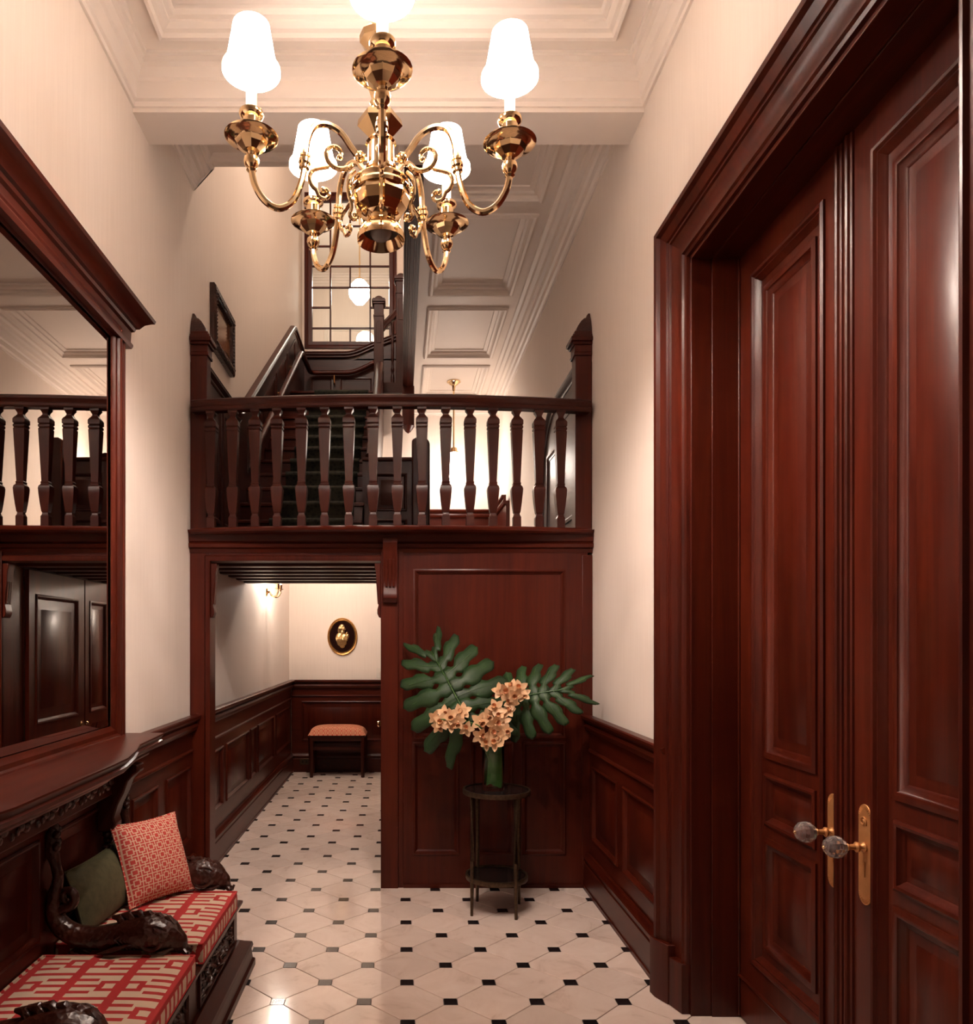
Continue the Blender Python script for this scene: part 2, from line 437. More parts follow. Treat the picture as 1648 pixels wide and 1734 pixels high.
# stair window wall with its opening
WX0, WX1, WZ0, WZ1 = WL+.03, -.055, 5.30, 7.33
m = MB(); m.box(WL, WX0, YW, YW+.1, 4.0, 8.0); m.box(WX1, WR, YW, YW+.1, 4.0, 8.0); m.box(WX0, WX1, YW, YW+.1, 4.0, WZ0); m.box(WX0, WX1, YW, YW+.1, WZ1, 8.0)
struct(m.build('wall_far', 'wall'), 'cream wall around the tall stair window', 'wall')
struct(MB().box(WL, WR, 4.64, 4.74, 4.78, 8.0).build('wall_stairwell_front', 'wall'), 'cream upper wall on the near side of the stairwell', 'wall')
# passage right side and the closet under the gallery
struct(MB().box(-.09, 0, YF+.10, 4.98, 0, 2.0).box(-.09, 0, 6.75, YP, 0, 2.0).box(-.09, 0, 4.98, 6.75, 1.98, 2.0).build('wall_passage', 'wood_z'), 'dark wooden side wall of the passage with closet doors', 'wall')

# ---- ceilings
struct(MB().box(WL-.1, WR+.1, -2.6, 3.68, CEIL, CEIL+.1).build('ceiling', 'plaster'), 'white hall ceiling framed by deep mouldings', 'ceiling')
CROWN = [(-.25,0),(-.25,.012),(-.228,.014),(-.220,.026),(-.205,.030),(-.145,.034),(-.135,.046),(-.118,.052),(-.096,.060),(-.085,.078),(-.062,.084),(-.058,.096),(-.045,.098),(-.045,.188),(-.078,.190),(-.074,.204),(-.058,.212),(-.052,.230),(-.037,.250),(-.028,.252),(-.022,.270),(-.004,.280),(-.002,.300)]
P = [(WL,3.67,CEIL),(WL,-2.6,CEIL),(WR,-2.6,CEIL),(WR,3.67,CEIL)]
struct(MB().sweep(CROWN, P, (0,0,1), closed=True).build('trim_1', 'plaster', ang=14), 'deep white crown moulding around the hall ceiling', 'moulding')
struct(MB().box(WL, WR, 3.67, 3.91, 4.03, 4.6).build('trim_2', 'plaster'), 'flat white ceiling beam crossing the hall', 'beam')
# rear ceiling, cut away over the stairs, with coffers on its right strip
XB = .14
m = MB(); m.box(WL-.05, XB, 3.9, 4.74, RC+.03, RC+.38)
rc = struct(m.build('ceiling_rear', 'plaster'), 'white coffered ceiling strip over the gallery', 'ceiling')
coffers = [(4.02,5.02), (5.24,6.38), (6.70,7.80), (8.10,9.06)]
FC = lambda u, v, w: (u, v, RC-w)
us, m = (.27, .90), MB()
yy = [3.91]
for a, b in coffers: yy += [a, b]
yy.append(9.2)
for i in range(len(yy)-1):
    a, b = yy[i], yy[i+1]
    if i % 2 == 0: m.add([FC(XB,a,0), FC(WR,a,0), FC(WR,b,0), FC(XB,b,0)], [(0,1,2,3)])
    else:
        m.add([FC(XB,a,0), FC(us[0],a,0), FC(us[0],b,0), FC(XB,b,0)], [(0,1,2,3)]); m.add([FC(us[1],a,0), FC(WR,a,0), FC(WR,b,0), FC(us[1],b,0)], [(0,1,2,3)])
m.box(XB, WR, 3.9, 9.25, RC+.12, RC+.38)
m.build('coffer_grid', 'plaster', rc)
for a, b in coffers:
    MB().rings(FC, (us[0], us[1], a, b), [(-.040,0),(-.040,.014),(-.024,.024),(-.006,.020),(.0,.004),(.012,-.008),(.030,-.012),(.034,-.026),(.050,-.032),(.066,-.034),(.070,-.044)]).build('coffer', 'plaster', rc, ang=14)
m = MB().rings(FC, (WL+.10, .02, 3.99, 4.66), [(0,-.03),(0,0.0),(.03,.005),(.04,-.02),(.06,-.03)], cap=False); m.build('coffer', 'plaster', rc, ang=14)
CR2 = [(-.20,0),(-.20,.010),(-.182,.014),(-.172,.030),(-.130,.034),(-.120,.050),(-.09,.060),(-.085,.085),(-.06,.095),(-.052,.125),(-.03,.135),(-.02,.16),(0,.165)]
struct(MB().sweep(CR2, [(WR,3.91,RC),(WR,9.2,RC),(XB,9.2,RC)], (0,0,1)).build('trim_3', 'plaster', ang=14), 'white crown moulding along the right wall of the gallery', 'moulding')
struct(MB().sweep([(a*.74, b*.8) for a, b in CR2], [(WL,4.74,RC+.03),(WL,3.91,RC+.03)], (0,0,1)).build('trim_4', 'plaster', ang=14), 'short white crown moulding ending beside the stairs', 'moulding')
struct(MB().box(WL, WR+.2, 4.6, YW+.1, 8.0, 8.1).build('ceiling_stairwell', 'plaster'), 'white ceiling high over the stairwell', 'ceiling')
# moulded dark beam at the edge of the stair opening, with a turned pendant at its end
bm_ = MB()
for k, (x0, x1, z) in enumerate([(.022,.034,4.372),(.036,.050,4.36),(.053,.066,4.352),(.068,.096,4.345),(.098,.112,4.352),(.114,.128,4.36),(.130,.142,4.374)]):
    bm_.box(x0, x1, 4.72, 9.9, z, 4.9)
bm_.box(.024, .140, 4.722, 9.9, 4.385, 4.9)
b0 = struct(bm_.build('trim_5', 'dark_y'), 'dark moulded beam edging the stair opening', 'beam')

# ---- wainscot of the lower hall
def rail_run(name, path, mat, label, prof=RAIL, z=0): return struct(MB().sweep(prof, path, (0,0,1)).build(name, mat, ang=30), label, 'moulding')
WT = .022
PT, PB, RZ = .745, .315, .975
def wains(name, F, u0, u1, pans, label, mat='y', v1=RZ):
    fo = panelwork(F, u0, u1, 0, v1, WT, [(a, b, lo, hi) for a, b, lo, hi in pans], None, 'wood_'+mat, 'wood_z', rec=.012, fname=name)
    struct(fo, label, 'panelling')
    return fo
w1 = wains('trim_6', FL, 3.50, YF-.03, [(3.60,3.96,PB,PT),(4.12,4.58,PB,PT)], 'dark panelled dado on the left wall beside the passage pillar')
w2 = wains('trim_7', FL, YF+.13, YP, [(5.10,5.42,.35,.75),(5.54,6.33,.35,.75),(6.43,6.66,.35,.75),(6.76,7.58,.35,.75),(7.72,8.66,.35,.75)], 'panelled dado along the left wall of the passage')
w3 = wains('trim_8', FR, 3.27, YF-.03, [(3.36,3.93,PB,PT),(4.05,4.56,PB,PT)], 'dark panelled dado on the right wall beside the doorway')
w4 = wains('trim_9', FY(YP), WL+.03, -.1, [(-1.13,-.16,.36,.80)], 'panelled dado across the end of the passage', 'x')
w5 = wains('trim_10', FL, 1.2, 3.49, [(1.35,2.02,.46,.80),(2.10,2.66,.46,.80),(2.80,3.34,.46,.80)], 'dark panelled back above the bench', 'y', .98)
w6 = wains('trim_21', FR, -2.0, 1.38, [(-1.9,-1.2,PB,PT),(-1.1,-.4,PB,PT),(-.3,.4,PB,PT),(.5,1.25,PB,PT)], 'dark panelled dado on the right wall on the near side of the doorway')
w7 = wains('trim_22', FL, -2.0, 1.19, [(-1.9,-1.2,PB,PT),(-1.1,-.4,PB,PT),(-.3,.4,PB,PT),(.5,1.08,PB,PT)], 'dark panelled dado on the left wall on the near side of the bench')
FRZ = [(0,0),(0,.008),(.006,.014),(.014,.012),(.020,.004),(.020,0)]
for w_, x, y0, y1 in ((w1, WL+WT, YF-.04, 3.50), (w2, WL+WT, YP-.04, YF+.13)):
    MB().sweep([(a+.83, b) for a, b in FRZ], [(x,y0,0),(x,y1,0)], (0,0,1)).build('frieze_bead', 'wood_y', w_)
MB().sweep([(a+.83, b) for a, b in FRZ], [(WR-WT,3.27,0),(WR-WT,YF-.04,0)], (0,0,1)).build('frieze_bead', 'wood_y', w3)
MB().sweep([(a+.86, b) for a, b in FRZ], [(-.1,YP-WT,0),(WL+WT,YP-WT,0)], (0,0,1)).build('frieze_bead', 'wood_x', w4)
rail_run('trim_11', [(WL+WT,YF-.02,.955),(WL+WT,3.50,.955)], 'wood_y', 'moulded chair rail on the left wall before the passage')
rail_run('trim_12', [(-.1,YP-WT,.955),(WL+WT,YP-WT,.955),(WL+WT,YF+.10,.955)], 'wood_y', 'moulded chair rail around the passage')
rail_run('trim_13', [(WR-WT,3.20,.955),(WR-WT,YF-.02,.955)], 'wood_y', 'moulded chair rail on the right wall')
rail_run('trim_23', [(WR-WT,-2.0,.955),(WR-WT,1.38,.955)], 'wood_y', 'moulded chair rail on the right wall on the near side of the doorway')
rail_run('trim_24', [(WL+WT,1.66,.955),(WL+WT,-2.0,.955)], 'wood_y', 'moulded chair rail on the left wall on the near side of the bench')
def base_run(name, path, mat, label): return struct(MB().sweep(BASE, path, (0,0,1)).build(name, mat, ang=30), label, 'baseboard')
base_run('baseboard_left', [(WL+WT,YF-.02,0),(WL+WT,3.45,0)], 'wood_y', 'tall dark baseboard on the left wall of the hall')
base_run('baseboard_passage', [(-.1,YP-WT,0),(WL+WT,YP-WT,0),(WL+WT,YF+.10,0)], 'wood_y', 'tall wooden baseboard around the passage')
base_run('baseboard_right', [(WR-WT,3.20,0),(WR-WT,YF-.0,0)], 'wood_y', 'tall dark baseboard on the right wall of the hall')

base_run('baseboard_right_near', [(WR-WT,-2.0,0),(WR-WT,1.38,0)], 'wood_y', 'tall dark baseboard on the near side of the doorway')
base_run('baseboard_left_near', [(WL+WT,1.95,0),(WL+WT,-2.0,0)], 'wood_y', 'tall dark baseboard on the near side of the bench')

# ---- panelled front under the gallery
X0p, X1p, X2p = -1.159, -.122, .0144
gf = struct(MB().box(WL+.002, X0p, YF-.012, YF+.12, 0, 2.045).build('trim_14', 'wood_z', bevel=.003), 'dark wooden panelled front carrying the gallery', 'panelling')
MB().box(X1p, X2p-.03, YF-.03, YF+.10, 0, 2.045).box(X2p-.03, X2p, YF-.018, YF+.02, 0.0, 2.045).build('pilaster', 'wood_z', gf, bevel=.003)
MB().box(X0p-.001, X1p+.001, YF-.011, YF+.12, 1.985, 2.045).build('lintel', 'wood_x', gf)
panelwork(FY(YF), X2p, WR-.03, .0, 2.045, .012, [(.086,.993,.915,1.925),(.080,.345,.21,.877),(.432,.672,.21,.877),(.745,.993,.21,.877)], gf, 'wood_z', 'wood_z', rec=.012, mould=.02, field=False)
MB().box(WR-.065, WR-.002, YF-.018, YF+.02, 0, 2.02).build('edge_board', 'wood_z', gf, bevel=.003)
MB().box(X2p, WR-.06, YF-.022, YF-.01, 0, .022).build('floor_bead', 'wood_x', gf)
# opening architrave
AR = [(0,0),(.008,.0),(.012,.010),(.012,.026),(.006,.032),(0,.034)]
MB().sweep([(a+.012, b) for a, b in AR], [(X0p,YF,0),(X0p,YF,1.985),(X1p,YF,1.985),(X1p,YF,0)], (0,-1,0)).build('architrave', 'wood_z', gf)
# fascia and cap, bowed towards the hall
def bow(x): return .13*(1-((x+.06)/1.22)**2)
def bowed(z, off, n=20, x0=WL+.034, x1=WR-.034): return [(x0+(x1-x0)*i/n, YF-off-max(bow(x0+(x1-x0)*i/n), 0), z) for i in range(n+1)]
def rev(p): return list(reversed(p))
fas = [(0,0),(.0,.012),(.012,.020),(.028,.020),(.036,.006),(.036,-.02)]
MB().sweep([(a, b) for a, b in [(0,-.10),(0,.004),(.022,.012),(.03,.03),(.05,.034),(.06,.022),(.068,.030),(.115,.034),(.120,.044),(.134,.052),(.134,-.25),(0,-.25)]], [(WR-.002,YF-.012,2.035),(WL+.002,YF-.012,2.035)], (0,0,1), pclosed=True).build('fascia', 'wood_x', gf, ang=30)
capo = MB().sweep([(0,-.10),(0,.060),(.010,.074),(.022,.078),(.030,.072),(.036,.060),(.036,-.10)], rev(bowed(2.14, .0)), (0,0,1), pclosed=True)
capo.build('gallery_cap', 'wood_x', gf, ang=30)
# gallery floors
struct(MB().box(WL, WR, YF+.012, 6.40, 2.035, 2.165).box(-.1, WR, 6.40, 9.2, 2.0, 2.165).build('floor_gallery', 'dark_y'), 'dark wooden floor of the gallery', 'floor')
pb = struct(MB().box(WL, -.1, YF+.12, 6.36, 2.022, 2.03).build('ceiling_passage', 'dark_x'), 'dark beamed ceiling at the mouth of the passage', 'ceiling')
for k in range(6):
    y = 4.86+k*.275
    MB().box(WL+.001, -.1, y, y+.11, 1.972, 2.022).build('ceiling_beam', 'dark_x', pb, bevel=.008)
# consoles
CON = [(0,0),(.088,0),(.088,.03),(.076,.045),(.068,.08),(.066,.12),(.052,.17),(.040,.24),(.034,.30),(.050,.33),(.050,.36),(.028,.385),(0,.39)]   # (out, down)
def console(F, w0, w1, top, s, parent, name='console'):
    o = MB().prism([(a*s, top-b*s) for a, b in CON], F, w0, w1).build(name, 'wood_z', parent, bevel=.004)
    for k in range(3):
        c = w0+(w1-w0)*(k+1)/4
        MB().prism([(.052*s, top-.12*s), (.068*s, top-.13*s), (.046*s, top-.29*s), (.036*s, top-.29*s)], F, c-.006, c+.006).build('reed', 'wood_z', o)
    return o
xc = (661-VPX)*YF/FPX
console(lambda u, v, w: (w, YF-.03-u, v), xc-.043, xc+.043, 2.115, 1.0, gf)
console(lambda u, v, w: (X0p+u*.5, w, v), YF-.005, YF+.06, 1.97, .85, gf)
console(lambda u, v, w: (X1p-u*.5, w, v), YF-.02, YF+.06, 1.97, .85, gf)

# ---- doorway on the right
CAS = [(0,0),(.018,.004),(.022,.016),(.030,.022),(.030,.030),(.020,.036),(.024,.060),(.040,.088),(.044,.100),(.052,.104),(.052,.114),(.060,.118),(.074,.150),(.090,.158),(.094,.172),(.086,.186),(.0,.190)]
cs = struct(MB().sweep(CAS, [(WR,DY1,0),(WR,DY1,DH),(WR,DY0,DH),(WR,DY0,0)], (-1,0,0)).build('trim_15', 'wood_z', ang=25), 'wide moulded mahogany casing of the tall doorway', 'door casing')
for s_, yb in ((1, DY1), (-1, DY0)):
    MB().prism([(yb+s_*.0, 0), (yb+s_*.08, 0), (yb+s_*.08, -.062), (yb+s_*0, -.038)], lambda u, v, w: (WR+v, u, w), 0.001, .20).prism([(yb+s_*.08, 0), (yb+s_*.197, 0), (yb+s_*.197, -.104), (yb+s_*.15, -.098), (yb+s_*.08, -.066)], lambda u, v, w: (WR+v, u, w), 0.001, .245).build('plinth_block', 'wood_z', cs, bevel=.003)
    a, b = (DY1-.015, DY1+.002) if s_ > 0 else (DY0-.002, DY0+.015)
    MB().box(WR-.006, WR+.075, a, b, 0, DH).box(WR+.075, WR+.22, a+(.006 if s_ < 0 else -.006), b, 0, DH).build('jamb', 'wood_z', cs, bevel=.002)
MB().box(WR-.006, WR+.075, DY0, DY1, DH-.015, DH+.002).box(WR+.075, WR+.22, DY0, DY1, DH-.021, DH+.002).build('head_jamb', 'wood_y', cs, bevel=.002)
XD = 1.348
FD = FXm(XD)
def leaf_door(name, y0, y1, meet, label):
    d = thing(name, label, 'door', (0,0,0)); d['kind'] = 'structure'
    o0, o1 = y0+.13, y1-.13          # outer sunk field
    if meet == 'lo': o0 = y0+.115
    else: o1 = y1-.152
    i0, i1 = o0+.075, o1-.075
    a = .0
    t = .0
    m = MB(); F = FD
    us = [y0, o0, o1, y1]; vs = [.012, .278, 2.89, DH-.022]
    for i in range(3):
        for j in range(3):
            if (i, j) != (1, 1): m.add([F(us[i],vs[j],0), F(us[i+1],vs[j],0), F(us[i+1],vs[j+1],0), F(us[i],vs[j+1],0)], [(0,1,2,3)])
    m.rings(F, (y0,y1,.012,DH-.022), [(0,-.045),(0,0)], cap=False); m.rings(F, (y0,y1,.012,DH-.022), [(0,-.045)])
    m.rings(F, (o0,o1,.278,2.89), [(0,0),(0,-.02)], cap=False)
    m.build('stile_frame', 'wood_z', d)
    MB().rings(F, (o0,o1,.278,2.89), [(-.012,0),(-.012,.008),(-.004,.014),(.004,.012),(.010,.004),(.016,.006),(.024,-.004),(.030,-.008),(.034,-.014)], cap=False).build('outer_moulding', 'wood_z', d, ang=25)
    panelwork(lambda u, v, w: F(u, v, w-.034), o0+.030, o1-.030, .308, 2.86, .020, [(i0,i1,1.078,2.807),(i0,i1,.824,.998),(i0,i1,.36,.756)], d, 'wood_z', 'wood_z', rec=.010, mould=.030, fname='inner_frame', proud=.012)
    # bead in the bottom rail and edge bead
    MB().sweep([(0,-.008),(.006,-.005),(.008,0),(.006,.005),(0,.008)], [(XD,y0,.17),(XD,y1,.17)], (-1,0,0)).build('rail_bead', 'wood_y', d)
    ye = y1 if meet == 'lo' else y0
    MB().box(XD-.007, XD, ye-.012 if meet == 'lo' else ye, ye if meet == 'lo' else ye+.012, .012, DH-.022).build('edge_bead', 'wood_z', d, bevel=.003)
    return d
YM = 2.328
dA = leaf_door('door_1', YM+.002, DY1-.022, 'lo', 'mahogany door leaf nearer the gallery, with three sunk panels')
dB = leaf_door('door_2', DY0+.022, YM-.002, 'hi', 'mahogany door leaf nearest the viewer, with three sunk panels')
# astragal strips where the leaves meet
AST = [(0,-.024),(.006,-.022),(.008,-.014),(.004,-.010),(.012,-.006),(.015,0),(.012,.006),(.004,.010),(.008,.014),(.006,.022),(0,.024)]
MB().sweep(AST, [(XD,YM+.027,.012),(XD,YM+.027,DH-.025)], (-1,0,0)).build('astragal', 'wood_z', dA, ang=25)
MB().sweep(AST, [(XD,YM-.027,.012),(XD,YM-.027,DH-.025)], (-1,0,0)).build('astragal', 'wood_z', dB, ang=25)
def knob_set(d, y, zc, kz, rose):
    hh, hw = .146, .030
    out = [(hw*math.cos(a), hh-.034+.034*math.sin(a)) for a in [PI*k/16 for k in range(17)]]+[(-hw*math.cos(a), -hh+.034-.034*math.sin(a)) for a in [PI*k/16 for k in range(17)]]
    pl = MB().prism([(y+u, zc+v) for u, v in out], FD, 0, .004)
    po = pl.build('door_plate', 'brass_satin', d, bevel=.0015)
    fan = MB()
    for sgn in (1, -1):
        for k in range(13):
            a = PI*(k+.5)/13; c, s = math.cos(a), math.sin(a)
            z0 = zc+sgn*(hh-.036)
            fan.tube([FD(y+c*.018, z0+sgn*s*.020, .004), FD(y+c*.027, z0+sgn*s*.031, .004)], [.0006,.0016], 6)
    fan.build('fan_reeding', 'brass_satin', po)
    if rose:
        sp = [FD(y+.004+(.004+.011*k/20)*math.cos(k*.45+1), zc+.095+(.004+.012*k/20)*math.sin(k*.45+1), .006) for k in range(21)]
        MB().tube(sp, [.0026]*21, 8, up=(1,0,0)).build('scroll_ornament', 'brass_satin', po)
    MB().prism([(y-.004,zc-.02),(y+.004,zc-.02),(y+.004,zc-.065),(y-.004,zc-.065)], FD, .004, .0065).build('keyhole_cover', 'brass_satin', po, bevel=.001)
    k = MB().lathe([(.014,0),(.016,.004),(.010,.008),(.008,.014),(.014,.018),(.015,.024),(.009,.029),(.0075,.045),(.011,.05),(.0075,.055)], 20, FD(y, kz, .004), axis=(-1,0,0)).build('knob_shank', 'brass_satin', d)
    MB().lathe([(.0075,0),(.022,.006),(.031,.020),(.033,.032),(.030,.045),(.020,.058),(.008,.063)], 12, FD(y, kz, .058), axis=(-1,0,0), flat=True).build('crystal_knob', 'crystal', k)
    MB().lathe([(.0055,-.0015),(.0055,.001),(.003,.004),(.0,.005)], 10, FD(y, kz, .1225), axis=(-1,0,0)).build('knob_tip', 'brass', k)
knob_set(dA, 2.385, .878, .905, False)
knob_set(dB, 2.222, .880, .902, True)

# ---- closet doors on the right of the passage (seen in the big mirror)
def closet_door(name, y0, y1, label, knob, split):
    d = thing(name, label, 'door'); d['kind'] = 'structure'
    F = FXm(-.09)
    if split:
        c = (y0+y1)/2; pans = [(y0+.09,c-.03,.95,1.80),(c+.03,y1-.09,.95,1.80),(y0+.09,c-.03,.22,.80),(c+.03,y1-.09,.22,.80)]
    else: pans = [(y0+.10,y1-.12,.95,1.80),(y0+.10,y1-.12,.22,.80)]
    panelwork(F, y0, y1, .01, 1.965, .030, pans, d, 'wood_z', 'wood_z', rec=.012, mould=.02)
    if knob:
        MB().lathe([(.022,0),(.022,.004),(.009,.008),(.008,.03),(.020,.036),(.024,.046),(.018,.056),(.0,.060)], 18, F(y1-.06, .87, .03), axis=(-1,0,0)).build('door_knob', 'brass', d)
    return d
closet_door('door_3', 4.99, 5.86, 'closet door with one tall panel and a brass knob, inside the passage', True, False)
closet_door('door_4', 5.88, 6.74, 'closet door with paired panels, deeper in the passage', False, True)

# ---- stair window
wn = struct(MB().rings(FY(YW), (WX0, WX1, WZ0, WZ1), [(0,-.06),(0,.02),(.03,.024),(.05,.010),(.095,.006),(.10,-.02),(.10,-.06)], cap=False).build('window_1', 'wood_z', ang=25), 'tall leaded interior window with brown frame above the stairs', 'window')
K = YW/FPX
vx = [(x-VPX)*K for x in (526, 559.5, 593, 627, 661)]; hz = [EYE+(VPY-y)*K for y in (340, 382, 416, 450, 486, 520, 555, 592)]
bars = MB(); bw = .011
def bar(x0, x1, z0, z1): bars.box(x0, x1, YW+.012, YW+.030, z0, z1)
for x in (vx[1], vx[3]): bar(x-bw, x+bw, hz[7], hz[0])
for j in (1, 3, 4, 6): bar(vx[0], vx[4], hz[j]-bw, hz[j]+bw)
for j in (2, 5): bar(vx[0], vx[1], hz[j]-bw, hz[j]+bw); bar(vx[3], vx[4], hz[j]-bw, hz[j]+bw)
for a, b in ((1,0),(4,3),(7,6)): bar(vx[2]-bw, vx[2]+bw, hz[a], hz[b])
bars.build('glazing_bars', 'wood_z', wn)
panes = []
for j in range(7):
    for c in (0, 3): panes.append((vx[c], vx[c+1], hz[j+1], hz[j]))
for j in (0, 3, 6): panes += [(vx[1], vx[2], hz[j+1], hz[j]), (vx[2], vx[3], hz[j+1], hz[j])]
for a, b in ((1,3),(4,6)): panes.append((vx[1], vx[3], hz[b], hz[a]))
for x0, x1, z0, z1 in panes:
    MB().add([(x0,YW+.02,z0),(x1,YW+.02,z0),(x1,YW+.02,z1),(x0,YW+.02,z1)], [(0,1,2,3)]).build('pane', 'pane', wn)
# room beyond the window
struct(MB().box(WL-.6, WL-.5, YW+.1, 13.6, 4.6, 7.9).build('wall_room_left', 'wall'), 'cream wall of the lit room beyond the stair window', 'wall')
struct(MB().box(1.0, 1.1, YW+.1, 13.6, 4.6, 7.9).build('wall_room_right', 'wall'), 'cream right wall of the room beyond the stair window', 'wall')
rf = struct(MB().box(WL-.6, 1.1, 13.5, 13.6, 4.6, 7.9).build('wall_room_end', 'wall'), 'cream end wall of the room beyond the stair window', 'wall')
MB().rings(FY(13.5), (-1.35, -.25, 4.65, 7.05), [(0,0),(0,.03),(.05,.03),(.06,.01),(.09,.01),(.1,0)], cap=False).build('door_surround', 'plain_white', rf)
struct(MB().box(WL-.6, 1.1, YW+.1, 13.6, 7.9, 8.0).build('ceiling_room', 'plaster'), 'white ceiling of the room beyond the stair window', 'ceiling')
struct(MB().box(WL-.6, 1.1, YW+.1, 13.6, 4.5, 4.6).build('floor_room', 'wood_y'), 'floor of the room beyond the stair window', 'floor')
struct(MB().sweep(CR2, [(1.0,YW+.1,7.9),(1.0,13.5,7.9),(WL-.5,13.5,7.9),(WL-.5,YW+.1,7.9)], (0,0,1)).build('trim_16', 'plaster'), 'crown moulding in the room beyond the stair window', 'moulding')

# ---- dado of the gallery, both side walls and the end wall
def poly_dado(name, F, pts, label, mat='dark_y', th=.03):
    return struct(MB().prism(pts, F, 0, th).build(name, mat, bevel=.003), label, 'panelling')
YS0, ZS0, RI, GO = 5.71, 2.40, .175, .27     # first nosing, rise and going
SL = RI/GO
ld = poly_dado('trim_17', FL, [(YF,2.16),(YF,3.20),(5.98,3.20),(9.04,5.14),(YW,5.14),(YW,4.3),(8.9,4.3),(5.7,2.16)], 'dark panelled dado rising with the stairs on the left wall')
LC = [(0,0),(0,.030),(.010,.040),(.022,.040),(.030,.046),(.040,.058),(.052,.060),(.060,.052),(.068,.056),(.078,.050),(.085,.030),(.085,0)]
def cap_run(name, path, n, label, mat='dark_y', prof=LC):
    return struct(MB().sweep(prof, path, n).build(name, mat, ang=25), label, 'moulding')
# cap lies in the wall plane: sweep with n = out of the wall
CAPP = [(0,0),(.034,0),(.040,.010),(.040,.022),(.050,.030),(.060,.040),(.060,.052),(.052,.060),(.056,.068),(.048,.080),(.030,.086),(0,.086)]   # (out, up)
def curve_corner(pts, r=.12, n=5):
    P = [Vector(p) for p in pts]; out = [P[0]]
    for i in range(1, len(P)-1):
        a = P[i]+(P[i-1]-P[i]).normalized()*r; b = P[i]+(P[i+1]-P[i]).normalized()*r
        for k in range(n+1):
            t = k/n; out.append(a*(1-t)**2+P[i]*2*t*(1-t)+b*t*t)
    out.append(P[-1]); return out
cpath = curve_corner([(WL,YF+.1,3.20),(WL,5.98,3.20),(WL,9.04,5.14),(WL,YW,5.14)])
MB().sweep(CAPP, cpath, (1,0,0)).build('dado_cap', 'dark_y', ld, ang=25)
# raised frames on the sloping dado
def skew_panel(y0, y1, lo, hi, parent, th=.03):
    f = lambda y: ZS0+(y-YS0)*SL
    F = lambda u, v, w: FL(u, f(u)+v, w)
    MB().rings(F, (y0,y1,lo,hi), [(0,th),(0,th+.012),(.02,th+.014),(.035,th+.004),(.05,th+.004),(.05,th)], cap=False).build('panel_moulding', 'dark_y', parent, ang=25)
for k in range(4): skew_panel(6.25+k*.72, 6.25+k*.72+.62, .12, .50, ld)
for a, b in ((4.80,5.30),(5.38,5.85)): MB().rings(FL, (a,b,2.30,3.10), [(0,.03),(0,.042),(.02,.044),(.035,.034),(.05,.034),(.05,.03)], cap=False).build('panel_moulding', 'dark_z', ld, ang=25)
# right wall dado with a rounded end
arc = [(5.62+.46*math.sin(PI/2*k/8), 2.74+.46*math.cos(PI/2*k/8)) for k in range(9)]
rd = poly_dado('trim_18', FR, [(YF,2.16),(YF,3.20)]+arc+[(6.08,2.16)], 'dark panelled dado with a rounded end on the right of the gallery')
MB().sweep([(a, -b) for a, b in CAPP], [(WR,YF+.1,3.20)]+[(WR,y,z) for y, z in arc]+[(WR,6.08,2.17)], (-1,0,0)).build('dado_cap', 'dark_y', rd, ang=25)
MB().rings(FR, (4.80,5.40,2.30,3.08), [(0,.03),(0,.042),(.02,.044),(.035,.034),(.05,.034),(.05,.03)], cap=False).build('panel_moulding', 'dark_z', rd, ang=25)
MB().rings(FR, (5.46,5.92,2.30,2.92), [(0,.03),(0,.042),(.02,.044),(.035,.034),(.05,.034),(.05,.03)], cap=False).build('panel_moulding', 'dark_z', rd, ang=25)
# level dado at the back
bd = struct(MB().box(0, WR, 9.16, 9.2, 2.16, 3.0).box(WR-.04, WR, 8.2, 9.2, 2.16, 3.0).build('trim_19', 'wood_x'), 'reddish panelled dado on the end wall behind the gallery', 'panelling')
MB().sweep(RAIL, [(WR-.04,8.2,2.965),(WR-.04,9.16,2.965),(0,9.16,2.965)][::1], (0,0,1)).build('dado_cap', 'wood_x', bd, ang=25)
MB().rings(FY(9.16), (.2,1.0,2.3,2.85), [(0,0),(0,.012),(.02,.014),(.035,.004),(.05,.004),(.05,0)], cap=False).build('panel_moulding', 'wood_x', bd, ang=25)
# dado of the upper landing under the window
ud = struct(MB().box(WL, .0, YW-.03, YW, 4.2, 5.16).build('trim_20', 'dark_x'), 'dark panelled dado below the stair window', 'panelling')
upath = curve_corner([(0.02,YW-.03,5.42),(-.30,YW-.03,5.30),(-.62,YW-.03,5.16),(WL,YW-.03,5.16)], .12)
MB().prism([(-.62,5.14),(-.30,5.29),(0.02,5.42),(0.02,5.14)], FY(YW), 0, .03).build('rising_board', 'dark_x', ud)
MB().sweep(CAPP, upath[::-1], (0,-1,0)).build('dado_cap', 'dark_x', ud, ang=25)
for a, b in ((-1.18,-.88),(-.80,-.36)): MB().rings(FY(YW-.03), (a,b,4.45,4.92), [(0,0),(0,.012),(.02,.014),(.035,.004),(.05,.004),(.05,0)], cap=False).build('panel_moulding', 'dark_x', ud, ang=25)
